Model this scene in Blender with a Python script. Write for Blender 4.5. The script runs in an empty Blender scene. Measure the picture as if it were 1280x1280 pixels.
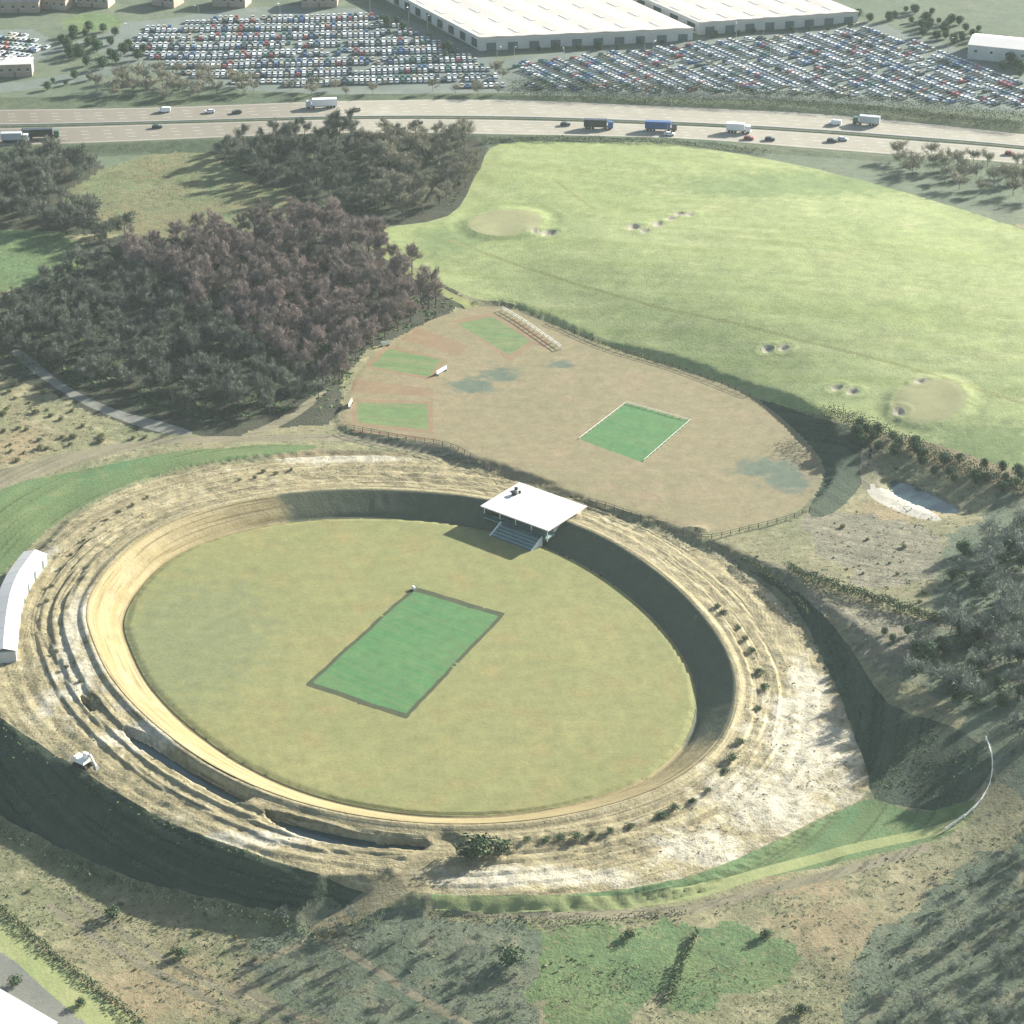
import bpy, math, random
import numpy as np
from mathutils import Vector, Matrix
R = math.radians
scene = bpy.context.scene
rng = random.Random(7)
nr = np.random.RandomState(11)

# ------------------------------------------------------------------ camera
F_PX, CX, CY = 3000.0, 640.0, 640.0          # focal length in pixels of a 1280 frame
PITCH, CAM_H = R(27.4), 324.0
cam_d = bpy.data.cameras.new('camera')
cam = bpy.data.objects.new('camera', cam_d)
scene.collection.objects.link(cam)
cam.location = (0, 0, CAM_H)
cam.rotation_euler = (math.pi/2 - PITCH, 0, 0)
cam_d.sensor_fit = 'HORIZONTAL'
cam_d.angle = 2*math.atan(640.0/F_PX)
cam_d.clip_start = 1.0
cam_d.clip_end = 30000
scene.camera = cam

# ------------------------------------------------------------------ sky, sun, exposure
SUN_EL = R(21.0)
SUN_AZ = math.atan2(0.80, 0.60)               # from +y towards +x
world = bpy.data.worlds.new('World'); scene.world = world
world.use_nodes = True
wn = world.node_tree
sky = wn.nodes.new('ShaderNodeTexSky'); sky.sky_type = 'NISHITA'
sky.sun_disc = False; sky.sun_elevation = SUN_EL; sky.sun_rotation = SUN_AZ
sky.air_density = 1.0; sky.dust_density = 1.5
bg = wn.nodes['Background']; bg.inputs['Strength'].default_value = 0.063
wn.links.new(sky.outputs['Color'], bg.inputs['Color'])
sun_d = bpy.data.lights.new('sun', 'SUN')
sun_d.energy = 5.0; sun_d.angle = R(0.55); sun_d.color = (1.0, 0.965, 0.89)
sun = bpy.data.objects.new('sun', sun_d); scene.collection.objects.link(sun)
sdir = Vector((math.sin(SUN_AZ)*math.cos(SUN_EL), math.cos(SUN_AZ)*math.cos(SUN_EL), math.sin(SUN_EL)))
sun.rotation_euler = sdir.to_track_quat('Z', 'Y').to_euler()
sun.location = (300, 900, 500)
scene.view_settings.view_transform = 'Standard'
scene.view_settings.look = 'None'
scene.view_settings.exposure = 1.76
scene.view_settings.gamma = 1.0
scene.render.engine = 'CYCLES'
scene.cycles.max_bounces = 5
scene.cycles.use_denoising = True
HAZE_DENSITY = 0.00005

# ------------------------------------------------------------------ pixel rays and curves
SP, CP = math.sin(PITCH), math.cos(PITCH)
def W(px, py, z=0.0):
    """where the ray of a photograph pixel meets the level z"""
    u = (np.asarray(px, float)-CX)/F_PX; v = (CY-np.asarray(py, float))/F_PX
    dx, dy, dz = u, CP + v*SP, -SP + v*CP
    t = (z-CAM_H)/dz
    return np.stack([dx*t, dy*t], -1)
def spline(pts, closed=True, n=6):
    p = np.asarray(pts, float); m = len(p); out = []
    for i in range(m if closed else m-1):
        if closed: a, b, c, d = p[i-1], p[i], p[(i+1) % m], p[(i+2) % m]
        else: a, b, c, d = p[max(i-1, 0)], p[i], p[i+1], p[min(i+2, m-1)]
        for k in range(n):
            t = k/n
            out.append(.5*((2*b)+(c-a)*t+(2*a-5*b+4*c-d)*t*t+(-a+3*b-3*c+d)*t**3))
    if not closed: out.append(p[-1])
    return np.array(out)
def inside(poly, X, Y):
    r = np.zeros(X.shape, bool); n = len(poly)
    for i in range(n):
        x1, y1 = poly[i]; x2, y2 = poly[(i+1) % n]
        if y1 == y2: continue
        c = ((y1 > Y) != (y2 > Y)) & (X < (x2-x1)*(Y-y1)/(y2-y1)+x1)
        r ^= c
    return r
def polydist(poly, X, Y, closed=True):
    best = np.full(X.shape, 1e18); n = len(poly)
    for i in range(n if closed else n-1):
        x1, y1 = poly[i]; x2, y2 = poly[(i+1) % n]
        ex, ey = x2-x1, y2-y1; L = ex*ex+ey*ey+1e-9
        t = np.clip(((X-x1)*ex+(Y-y1)*ey)/L, 0, 1)
        best = np.minimum(best, (X-x1-t*ex)**2+(Y-y1-t*ey)**2)
    return np.sqrt(best)
def sdf(poly, X, Y, far=70.0):
    """signed distance (negative inside), capped outside the polygon's neighbourhood"""
    X = np.asarray(X, float); Y = np.asarray(Y, float)
    out = np.full(X.shape, far)
    lo = poly.min(0)-far; hi = poly.max(0)+far
    m = (X > lo[0]) & (X < hi[0]) & (Y > lo[1]) & (Y < hi[1])
    if m.any():
        xs, ys = X[m], Y[m]
        d = polydist(poly, xs, ys); d[inside(poly, xs, ys)] *= -1
        out[m] = np.minimum(d, far)
    return out
def sstep(a, b, x):
    t = np.clip((x-a)/(b-a), 0, 1); return t*t*(3-2*t)
_perm = nr.rand(256, 256)
def vnoise(X, Y, s):
    x = X*s; y = Y*s; i = np.floor(x).astype(int); j = np.floor(y).astype(int)
    fx = x-i; fy = y-j; fx = fx*fx*(3-2*fx); fy = fy*fy*(3-2*fy)
    g = lambda a, b: _perm[a & 255, b & 255]
    return (g(i, j)*(1-fx)*(1-fy)+g(i+1, j)*fx*(1-fy)+g(i, j+1)*(1-fx)*fy+g(i+1, j+1)*fx*fy)-.5

# ------------------------------------------------------------------ heights of the land (field level = 0)
CTRL = [  # photograph pixel, height in metres
    (450,300,8),(560,250,9),(640,190,12),(850,200,13),(1050,250,15),(1280,320,16),(1500,400,17),(700,330,10),(900,400,11.5),
    (1100,470,12),(1280,560,11.5),(1450,560,14),(1080,545,8.8),(640,388,4.8),(760,432,5.0),(850,458,5.4),(930,490,5.2),(1000,525,8.0),(560,385,5),(520,350,6.5),(1180,590,8.0),
    (300,300,8),(100,400,6),(0,330,8),(-150,330,8),(0,560,4),(200,500,4.5),(400,480,4.2),(-150,560,3),(0,640,2.0),(150,575,3.2),(300,556,3.6),
    (0,170,12),(640,150,13),(1280,190,13.4),(1000,165,13),(1000,120,14),(-200,150,12),(1500,200,14),(0,90,14),(400,70,14),(800,70,15),(1200,90,15),(600,0,16),(100,0,15),(1200,0,18),
    (-200,1050,-8),(0,1040,-7.5),(100,1095,-7.3),(250,1140,-6.5),(400,1150,-4.5),(0,1280,-8.5),(250,1280,-7.5),(-150,900,-6),(-250,1250,-8),
    (480,1140,-1.5),(600,1140,-0.2),(720,1145,0.0),(850,1125,0.0),(950,1085,0.2),(640,1280,-4),(800,1220,-2),(1000,1150,-0.5),(1100,1050,0.8),(1180,1020,2),
    (1280,1280,0),(1000,1280,-3),(1280,1100,5),(1450,1000,9),(1280,950,9.5),(1230,940,8.5),(1150,860,9),(1110,860,8.5),(1050,780,7),(960,705,4.6),(1050,670,5.5),
    (1150,700,7),(1280,700,12),(1280,820,12),(1450,750,13),(1100,615,5.6),(1200,630,6.5),(1120,595,6.0),(1150,640,5.6),(500,-60,16),(500,1380,-7)]
_cp = np.array([np.append(W(a, b, z), z) for a, b, z in CTRL])
def _phi(d2): return .5*d2*np.log(d2+1e-9)
def _tps():
    s = 200.0; P = _cp[:, :2]/s; n = len(P)
    K = _phi(((P[:, None]-P[None])**2).sum(-1))+np.eye(n)*.002
    A = np.zeros((n+3, n+3)); A[:n, :n] = K; A[:n, n] = 1; A[:n, n+1:] = P; A[n, :n] = 1; A[n+1:, :n] = P.T
    return np.linalg.solve(A, np.append(_cp[:, 2], [0, 0, 0])), P, s
_tw, _tp, _ts = _tps()
def base(X, Y):
    xs = np.clip(X, -330, 360)/_ts; ys = np.clip(Y, 330, 1230)/_ts
    r = _tw[-3]+_tw[-2]*xs+_tw[-1]*ys
    for k in range(len(_tp)):
        r = r+_tw[k]*_phi((xs-_tp[k, 0])**2+(ys-_tp[k, 1])**2)
    r = np.clip(r, -10, 26)
    far = np.maximum(np.maximum(Y-1200, 0), np.maximum(np.abs(X)-380, 0))
    return r+far*.004+vnoise(X, Y, .03)*.7+vnoise(X+50, Y, .11)*.35

OVAL_PX = [(155,775),(165,815),(190,860),(240,910),(310,958),(400,995),(510,1016),(620,1018),(720,1003),(800,975),(850,935),(870,890),
    (868,850),(845,805),(800,755),(735,708),(660,675),(580,656),(500,648),(420,647),(340,655),(270,672),(215,697),(175,735)]
OVAL = spline(W(*np.array(OVAL_PX, float).T), True, 8)
OC = OVAL.mean(0)
RING_PX = [(40,700,3),(90,645,3.2),(160,606,3.5),(260,580,3.8),(400,563,4),(520,566,4),(600,583,4),(650,598,4),(735,632,4),(800,652,4),(855,674,3.8),(900,694,3.5),(960,733,3.2),
    (1005,785,3),(1040,845,2.8),(1062,905,2.6),(1086,985,2.2),(1030,1018,2.2),(950,1058,2.2),(850,1096,2.2),(700,1117,2.2),(560,1116,2.2),
    (470,1104,2.4),(400,1090,2.6),(250,1040,2.8),(170,1000,3),(100,957,3),(50,925,3),(0,892,3),(-50,845,3),(-75,790,3),(-40,740,3)]
RING = spline([W(a, b, z) for a, b, z in RING_PX], True, 6)
NURS_PX = [(430,530),(432,495),(455,455),(500,420),(560,393),(620,383),(680,402),(760,435),(850,462),(940,497),(1000,545),(1027,590),(1015,622),(980,645),(930,658),(885,664),
    (800,643),(730,622),(650,596),(590,572),(560,556),(500,546)]
NZ = 4.1
NURS = spline(W(*np.array(NURS_PX, float).T, NZ), True, 6)
MZ = 13.0
UP_T = [(-320,141),(0,137),(200,134),(430,126),(640,125),(850,134),(1000,141),(1130,152),(1280,168),(1560,200)]
UP_B = [(-320,159),(0,156),(200,152),(430,146),(640,146),(850,153),(1000,161),(1130,170),(1280,183),(1560,214)]
LO_T = [(-320,163),(0,160),(200,155),(430,149),(640,150),(850,157),(1000,165),(1130,175),(1280,187),(1560,218)]
LO_B = [(-320,186),(0,182),(200,175),(430,166),(640,168),(850,173),(1000,184),(1130,194),(1280,205),(1560,238)]
def mcurve(c): return spline([W(a, b, MZ) for a, b in c], False, 5)
def strip(a, b): return np.vstack([mcurve(a), mcurve(b)[::-1]])
MOTO = strip(UP_T, LO_B); CARR_U = strip(UP_T, UP_B); CARR_L = strip(LO_T, LO_B)
MEDIAN = strip(UP_B, LO_T)
TRENCH = [[(152,908),(185,918),(240,952),(300,985),(318,998),(290,1004),(230,972),(165,930)],
          [(330,1012),(380,1022),(450,1040),(540,1050),(535,1062),(440,1056),(370,1042),(335,1025)],
          [(96,868),(112,872),(122,888),(108,888)]]
def grow(p, m):
    n = np.roll(p, -1, 0)-np.roll(p, 1, 0); n = np.stack([n[:, 1], -n[:, 0]], -1); n /= np.linalg.norm(n, axis=1)[:, None]
    a = (p[:, 0]*np.roll(p[:, 1], -1)-np.roll(p[:, 0], -1)*p[:, 1]).sum()
    return p+n*m*(1 if a > 0 else -1)
TRENCH = [grow(spline([W(a, b, 3.2) for a, b in t], True, 3), .35) for t in TRENCH]
POND = spline([W(a, b, 6) for a, b in [(1112,594),(1150,602),(1190,622),(1205,636),(1180,640),(1140,628),(1110,612)]], True, 4)
GREENS = [((632,275), 46, 15, 11.0), ((1162,498), 46, 23, 13.0)]
def ell(px, py, rx, ry, z, n=28):
    c = W(px, py, z); ex = W(px+rx, py, z)-c; ey = W(px, py-ry, z)-c
    return np.array([c+ex*math.cos(t)+ey*math.sin(t) for t in np.arange(n)/n*2*math.pi])
GREEN_P = [ell(c[0], c[1], rx, ry, z) for c, rx, ry, z in GREENS]
BUNK_PX = [(792,290,10,4,11),(806,296,7,3,11),(822,288,8,4,11),(838,281,7,3,11),(848,276,8,3,11),(862,277,7,3,11),(686,293,12,4,10),(668,290,6,3,10),
           (960,428,9,4,12),(980,429,8,4,12),(1046,478,9,4,12),(1066,484,9,4,12),(1124,508,9,5,13),(1150,477,9,4,13)]
BUNK = [ell(*b, n=14) for b in BUNK_PX]
MOUND = ell(869, 664, 22, 9, 4)
def bowl(d):
    return np.interp(d, [-1e3, -.6, .2, .9, 2.0, 9.2, 10.2, 11.4, 14.2, 14.8, 17.6, 18.2, 21.2, 21.8, 25.6, 26.4, 30, 30.8, 36, 90],
                        [0, 0, -.5, -.4, .4, 4.3, 4.35, 3.75, 3.8, 3.15, 3.3, 2.75, 2.95, 2.45, 2.6, 2.15, 2.3, 2.0, 2.0, 1.6])
def bowl_w(d, X, Y):
    """the bowl's section, its outer ledges wandering a little"""
    return bowl(d+(vnoise(X, Y, .035)*4.0+vnoise(X+9, Y, .15)*.9)*sstep(12.5, 15, d))
# a ramp for vehicles runs from the concourse down over the outer bank
RAMP = np.array([np.append(W(a, b, z), z) for a, b, z in [(556,1060,2.6),(540,1078,2.4),(505,1104,1.4),(470,1126,-.6),(430,1148,-3.0),(395,1170,-4.8)]])
def soft(s, w=1.6):
    return np.where(s < -w, 0, np.where(s > w, s, (s+w)**2/(4*w)))
def height(X, Y, raw=False):
    X = np.asarray(X, float); Y = np.asarray(Y, float)
    z = base(X, Y)
    sN = soft(sdf(NURS, X, Y, 40), 1.2)
    z = np.where(sN < 40, np.clip(z, NZ-.5*sN, NZ+.52*sN), z)
    sM = np.maximum(sdf(MOTO, X, Y, 30)-1.5, 0)
    z = np.where(sM < 28, np.clip(z, MZ-.25*sM, MZ+.25*sM), z)
    for (c, rx, ry, zz), g in zip(GREENS, GREEN_P):
        s = sdf(g, X, Y, 12); z = z+.6*(1-sstep(-1.0, 3.5, s))-.12*np.exp(-((s-5)/1.6)**2)
    for b in BUNK:
        s = sdf(b, X, Y, 6); z = z-.65*(1-sstep(-1.8, .3, s))+.15*np.exp(-((s-.9)/.8)**2)
    s = sdf(MOUND, X, Y, 10); z = z+.9*(1-sstep(-3, .5, s))
    s = sdf(POND, X, Y, 20); z = np.where(s < 20, np.minimum(z, 5.0+np.maximum(s+1, 0)*.3), z); z = z-1.0*(1-sstep(-3, 0, s))
    d = sdf(OVAL, X, Y, 120)
    sR0 = sdf(RING, X, Y, 60); sR = soft(sR0)
    p = bowl_w(d, X, Y)+(vnoise(X, Y, .25)*.34+vnoise(X+3, Y+8, .55)*.28+vnoise(X+13, Y, 1.1)*.14)*sstep(11.5, 14, d)+vnoise(X, Y, .08)*.5*sstep(16, 22, d)
    z = np.where(sR < 58, np.clip(z, p-.52*sR, p+.50*sR), z)
    for t in TRENCH:
        s = sdf(t, X, Y, 6); z = z-2.8*(1-sstep(-1.8, .3, s))
    lo, hi = RAMP[:, :2].min(0)-9, RAMP[:, :2].max(0)+9
    m = (X > lo[0]) & (X < hi[0]) & (Y > lo[1]) & (Y < hi[1])
    if m.any():
        x, y = X[m], Y[m]; bd = np.full(x.shape, 1e9); bz = np.zeros(x.shape)
        for a, b in zip(RAMP[:-1], RAMP[1:]):
            e = b-a; t = np.clip(((x-a[0])*e[0]+(y-a[1])*e[1])/(e[0]**2+e[1]**2), 0, 1)
            dd = np.hypot(x-a[0]-t*e[0], y-a[1]-t*e[1]); c = dd < bd; bd[c] = dd[c]; bz[c] = (a[2]+t*e[2])[c]
        q = np.maximum(bd-3.4, 0); z = z.copy(); z[m] = np.clip(z[m], bz-.7*q, bz+.7*q)
    if raw: return z, d, sR0
    return z
def P(px, py):
    """first point of the land along a pixel's ray"""
    px = np.atleast_1d(np.asarray(px, float)); py = np.atleast_1d(np.asarray(py, float))
    zs = np.linspace(24, -13, 112)
    pts = np.stack([W(px, py, z) for z in zs], 1)
    h = height(pts[..., 0], pts[..., 1])
    hit = (h >= zs[None]); k = np.argmax(hit, 1); k = np.maximum(k, 1); i = np.arange(len(px))
    a = h[i, k-1]-zs[k-1]; b = h[i, k]-zs[k]; t = np.clip(a/(a-b-1e-9), 0, 1)
    q = pts[i, k-1]*(1-t[:, None])+pts[i, k]*t[:, None]
    return q
def PP(lst): return P(*np.array(lst, float).T)
def H1(x, y): return float(height(np.array([x]), np.array([y]))[0])

# ------------------------------------------------------------------ materials
def srgb(r, g, b, k=1.0):
    f = lambda c: ((c/255)/12.92 if c/255 <= .04045 else ((c/255+.055)/1.055)**2.4)*k
    return (f(r), f(g), f(b), 1)
def newmat(name):
    m = bpy.data.materials.new(name); m.use_nodes = True
    nt = m.node_tree; b = nt.nodes['Principled BSDF']
    b.inputs['Roughness'].default_value = .85; b.inputs['Specular IOR Level'].default_value = .2
    return m, nt, b
def _noise(nt, vec, scale, detail=5, rough=.6):
    n = nt.nodes.new('ShaderNodeTexNoise'); n.inputs['Scale'].default_value = scale
    n.inputs['Detail'].default_value = detail; n.inputs['Roughness'].default_value = rough
    if vec is not None: nt.links.new(vec, n.inputs['Vector'])
    return n.outputs['Fac']
def _ramp(nt, fac, a, b):
    r = nt.nodes.new('ShaderNodeMapRange'); r.inputs['From Min'].default_value = a; r.inputs['From Max'].default_value = b
    nt.links.new(fac, r.inputs['Value']); return r.outputs['Result']
def _mix(nt, fac, a, b, mode='MIX'):
    m = nt.nodes.new('ShaderNodeMix'); m.data_type = 'RGBA'; m.blend_type = mode
    for s, v in ((m.inputs[0], fac), (m.inputs[6], a), (m.inputs[7], b)):
        if isinstance(v, bpy.types.NodeSocket): nt.links.new(v, s)
        else: s.default_value = v
    return m.outputs[2]
def _math(nt, op, a, b):
    m = nt.nodes.new('ShaderNodeMath'); m.operation = op
    for s, v in ((m.inputs[0], a), (m.inputs[1], b)):
        if isinstance(v, bpy.types.NodeSocket): nt.links.new(v, s)
        else: s.default_value = v
    return m.outputs[0]
def ground(name, c1, c2, c3, s1=.03, s2=.15, streak=0.0, streak_col=None, fine=.28, bump=.5, speck=None, patch=None, r1=(.35, .65), r2=(.52, .72), stripe=None):
    """three colours broken up by noise of several sizes; streaks run along the 'ring' attribute (metres across, metres along)"""
    m, nt, b = newmat(name)
    pos = nt.nodes.new('ShaderNodeNewGeometry').outputs['Position']
    col = _mix(nt, _ramp(nt, _noise(nt, pos, s1, 6), *r1), c1, c2)
    col = _mix(nt, _ramp(nt, _noise(nt, pos, s2, 5), *r2), col, c3)
    if streak:
        at = nt.nodes.new('ShaderNodeAttribute'); at.attribute_name = 'ring'
        f = _ramp(nt, _noise(nt, at.outputs['Vector'], streak, 4, .65), .46, .62)
        col = _mix(nt, f, col, streak_col)
        f = _ramp(nt, _noise(nt, at.outputs['Vector'], streak*2.7, 2, .5), .55, .64)
        col = _mix(nt, f, col, tuple(x*.72 for x in streak_col[:3])+(1,))
    if stripe:      # bands across a direction: mowing marks and pitch strips
        dx, dy, wd, amt, scol = stripe
        vm = nt.nodes.new('ShaderNodeVectorMath'); vm.operation = 'DOT_PRODUCT'; nt.links.new(pos, vm.inputs[0]); vm.inputs[1].default_value = (dx/wd, dy/wd, 0)
        vq = nt.nodes.new('ShaderNodeVectorMath'); vq.operation = 'DOT_PRODUCT'; nt.links.new(pos, vq.inputs[0]); vq.inputs[1].default_value = (-dy/wd*.04, dx/wd*.04, 0)
        cx = nt.nodes.new('ShaderNodeCombineXYZ'); nt.links.new(vm.outputs['Value'], cx.inputs[0]); nt.links.new(vq.outputs['Value'], cx.inputs[1])
        f = _ramp(nt, _noise(nt, cx.outputs[0], 1.0, 2, .6), .42, .62)
        col = _mix(nt, _math(nt, 'MULTIPLY', f, amt), col, scol)
    if patch:
        at2 = nt.nodes.new('ShaderNodeAttribute'); at2.attribute_name = 'patch'
        n = _noise(nt, pos, .22, 4)
        f = _ramp(nt, _math(nt, 'ADD', at2.outputs['Fac'], _math(nt, 'MULTIPLY', _math(nt, 'SUBTRACT', n, .5), 1.7)), .3, .75)
        col = _mix(nt, f, col, patch)
    if speck:
        f = _ramp(nt, _noise(nt, pos, .55, 3, .7), .56, .66)
        col = _mix(nt, f, col, speck)
    nf = _noise(nt, pos, 1.1, 4, .75)
    v = _ramp(nt, _math(nt, 'ADD', _math(nt, 'MULTIPLY', nf, .5), _math(nt, 'MULTIPLY', _noise(nt, pos, .24, 4, .65), .5)), .33, .67)
    mm = nt.nodes.new('ShaderNodeMapRange'); mm.inputs['To Min'].default_value = 1-fine; mm.inputs['To Max'].default_value = 1+fine
    nt.links.new(v, mm.inputs['Value'])
    sc = nt.nodes.new('ShaderNodeVectorMath'); sc.operation = 'SCALE'
    nt.links.new(col, sc.inputs[0]); nt.links.new(mm.outputs['Result'], sc.inputs['Scale'])
    nt.links.new(sc.outputs[0], b.inputs['Base Color'])
    if bump:
        bp = nt.nodes.new('ShaderNodeBump'); bp.inputs['Strength'].default_value = bump; bp.inputs['Distance'].default_value = .5
        nt.links.new(nf, bp.inputs['Height']); nt.links.new(bp.outputs[0], b.inputs['Normal'])
    return m
def plain(name, c, rough=.7, var=.12, scale=.6, rand=0.0, metal=0.0, spec=.3):
    m, nt, b = newmat(name)
    tc = nt.nodes.new('ShaderNodeTexCoord')
    n = _noise(nt, tc.outputs['Object'], scale, 4, .7)
    lo = tuple(max(0, x*(1-var)) for x in c[:3])+(1,); hi = tuple(min(1, x*(1+var)) for x in c[:3])+(1,)
    col = _mix(nt, _ramp(nt, n, .3, .7), lo, hi)
    if rand:
        oi = nt.nodes.new('ShaderNodeObjectInfo')
        mm = nt.nodes.new('ShaderNodeMapRange'); mm.inputs['To Min'].default_value = 1-rand; mm.inputs['To Max'].default_value = 1+rand
        nt.links.new(oi.outputs['Random'], mm.inputs['Value'])
        sc = nt.nodes.new('ShaderNodeVectorMath'); sc.operation = 'SCALE'
        nt.links.new(col, sc.inputs[0]); nt.links.new(mm.outputs['Result'], sc.inputs['Scale']); col = sc.outputs[0]
    nt.links.new(col, b.inputs['Base Color'])
    b.inputs['Roughness'].default_value = rough; b.inputs['Metallic'].default_value = metal; b.inputs['Specular IOR Level'].default_value = spec
    return m
def foliage(name, c1, c2, c3):
    m, nt, b = newmat(name)
    oi = nt.nodes.new('ShaderNodeObjectInfo')
    tc = nt.nodes.new('ShaderNodeTexCoord')
    col = _mix(nt, oi.outputs['Random'], tuple(min(1, x*1.35) for x in c1[:3])+(1,), tuple(x*.72 for x in c2[:3])+(1,))
    col = _mix(nt, _ramp(nt, _noise(nt, tc.outputs['Object'], .5, 3), .4, .65), col, c3)
    nt.links.new(col, b.inputs['Base Color']); b.inputs['Roughness'].default_value = .9; b.inputs['Specular IOR Level'].default_value = .1
    return m
K = .42
M = {}
M['outfield'] = ground('outfield_turf', srgb(170,174,112,K), srgb(186,184,122,K), srgb(190,174,116,K), .025, .09, fine=.24, bump=.15, patch=srgb(164,170,118,K), stripe=(.97, .25, 2.6, .5, srgb(172,172,114,K)))
M['square'] = ground('square_turf', srgb(100,160,98,K), srgb(112,168,104,K), srgb(92,150,92,K), .06, .3, fine=.2, bump=.1, stripe=(.62, .78, 1.3, .7, srgb(132,162,106,K)))
M['practice'] = ground('practice_turf', srgb(130,164,104,K), srgb(140,170,108,K), srgb(120,154,98,K), .06, .3, fine=.2, bump=.1, stripe=(.2, .98, 1.3, .6, srgb(166,166,116,K)))
M['edge'] = ground('square_edge_soil', srgb(92,104,74,K), srgb(105,110,80,K), srgb(84,98,70,K), .2, .5, fine=.2, bump=.2)
M['inner'] = ground('inner_bank_soil', srgb(222,204,156,K), srgb(202,184,134,K), srgb(188,170,122,K), .03, .1, streak=.5, streak_col=srgb(196,178,124,K), fine=.16, bump=.4, patch=srgb(124,130,104,K))  # patch: dull turf green that also carries painted shade
M['ring'] = ground('concourse_soil', srgb(228,213,166,K), srgb(204,190,144,K), srgb(242,230,190,K), .05, .22, streak=.45, streak_col=srgb(178,166,126,K), fine=.42, bump=.7, speck=srgb(196,184,142,K), patch=srgb(252,242,212,K))
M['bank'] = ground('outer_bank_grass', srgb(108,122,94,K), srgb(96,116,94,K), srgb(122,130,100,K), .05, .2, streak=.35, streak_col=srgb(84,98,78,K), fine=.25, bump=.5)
M['nursery'] = ground('nursery_turf', srgb(182,169,130,K), srgb(172,163,123,K), srgb(194,173,137,K), .025, .09, fine=.26, bump=.2, patch=srgb(128,142,120,K), stripe=(.8, .6, 3.0, .4, srgb(176,168,126,K)))
M['strip'] = ground('practice_soil', srgb(186,168,124,K), srgb(178,150,112,K), srgb(190,176,130,K), .08, .3, fine=.15, bump=.2)
M['redsoil'] = ground('reddish_soil', srgb(184,158,122,K), srgb(176,150,116,K), srgb(190,168,128,K), .08, .3, fine=.15, bump=.2)
M['golf'] = ground('golf_grass', srgb(206,216,150,K), srgb(188,204,134,K), srgb(214,216,156,K), .015, .06, fine=.28, bump=.35, patch=srgb(162,182,118,K), stripe=(.30, .95, 7.0, .75, srgb(184,198,124,K)))
M['rough'] = ground('rough_grass', srgb(184,190,122,K), srgb(176,184,116,K), srgb(186,182,128,K), .05, .3, fine=.25, bump=.4)
M['green'] = ground('putting_green', srgb(200,200,146,K), srgb(208,206,150,K), srgb(190,190,136,K), .08, .2, fine=.08, bump=.1)
M['sand'] = ground('bunker_sand', srgb(214,208,176,K), srgb(200,196,164,K), srgb(186,182,148,K), .2, .5, fine=.1, bump=.1)
M['chalk'] = ground('pale_spoil', srgb(244,238,220,K), srgb(232,226,204,K), srgb(220,212,186,K), .1, .4, fine=.2, bump=.3)
M['scrub'] = ground('rough_ground', srgb(190,180,138,K), srgb(162,168,122,K), srgb(212,198,156,K), .03, .12, fine=.4, bump=.5, speck=srgb(108,116,86,K), patch=srgb(198,180,138,K))
M['wood'] = ground('woodland_floor', srgb(98,100,78,K), srgb(84,90,72,K), srgb(112,108,84,K), .05, .2, fine=.35, bump=.8, speck=srgb(70,76,60,K))
M['slope'] = ground('rough_slope', srgb(150,158,128,K), srgb(128,144,116,K), srgb(178,172,138,K), .04, .15, fine=.4, bump=.5, speck=srgb(96,110,88,K))
M['churn'] = ground('churned_earth', srgb(196,186,154,K), srgb(168,164,136,K), srgb(214,204,174,K), .06, .25, fine=.5, bump=.7, speck=srgb(136,140,116,K), stripe=(.5, .87, 1.6, .6, srgb(146,144,120,K)))
M['meadow'] = ground('rough_meadow', srgb(150,160,112,K), srgb(164,156,112,K), srgb(132,158,108,K), .04, .15, fine=.4, bump=.8, speck=srgb(120,128,88,K))
M['lush'] = ground('green_pasture', srgb(126,158,104,K), srgb(144,164,106,K), srgb(112,146,98,K), .05, .2, fine=.4, bump=.6, speck=srgb(160,160,114,K))
M['verge'] = ground('motorway_verge', srgb(110,128,96,K), srgb(126,134,98,K), srgb(96,116,90,K), .03, .1, fine=.35, bump=.7, speck=srgb(86,100,80,K))
M['road'] = ground('carriageway', srgb(216,209,188,K), srgb(206,199,178,K), srgb(224,217,198,K), .01, .06, streak=.18, streak_col=srgb(190,180,160,K), fine=.05, bump=0)
M['carpark'] = ground('car_park_asphalt', srgb(154,164,152,K), srgb(140,154,142,K), srgb(166,172,158,K), .02, .1, fine=.12, bump=0)
M['lane'] = ground('gravel_lane', srgb(190,180,146,K), srgb(176,168,138,K), srgb(202,194,160,K), .06, .2, streak=.4, streak_col=srgb(160,154,124,K), fine=.2, bump=.3)
M['greylane'] = ground('grey_lane', srgb(170,170,156,K), srgb(158,160,148,K), srgb(180,178,164,K), .06, .2, fine=.15, bump=.2)
M['swale'] = ground('swale_grass', srgb(150,172,112,K), srgb(118,160,108,K), srgb(176,180,118,K), .03, .1, streak=.3, streak_col=srgb(134,156,100,K), fine=.18, bump=.4)
M['yellow'] = ground('mown_verge', srgb(200,206,140,K), srgb(186,198,132,K), srgb(212,212,150,K), .05, .2, fine=.15, bump=.3)
M['townland'] = ground('far_land', srgb(128,146,116,K), srgb(148,156,126,K), srgb(104,122,100,K), .015, .06, fine=.25, bump=.3, speck=srgb(112,124,104,K))
M['water'] = plain('pond_water', (.03, .06, .06, 1), .12, .2, .1, spec=.5)
M['white'] = plain('white_roof_sheet', (.56, .54, .50, 1), .6, .05, .15)
M['white2'] = plain('white_paint', (.78, .76, .70, 1), .55, .06, .3)
M['roofpale'] = plain('pale_warehouse_roof', (.50, .45, .39, 1), .6, .08, .05)
M['skylight'] = plain('fibreglass_rooflight', (.52, .52, .48, 1), .5, .06, .1)
M['wall'] = plain('pale_cladding', (.5, .5, .47, 1), .6, .08, .2)
M['darkwall'] = plain('dark_cladding', (.10, .13, .13, 1), .6, .15, .2)
M['glass'] = plain('tinted_glass', (.03, .07, .07, 1), .12, .2, .2, spec=.6)
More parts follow.
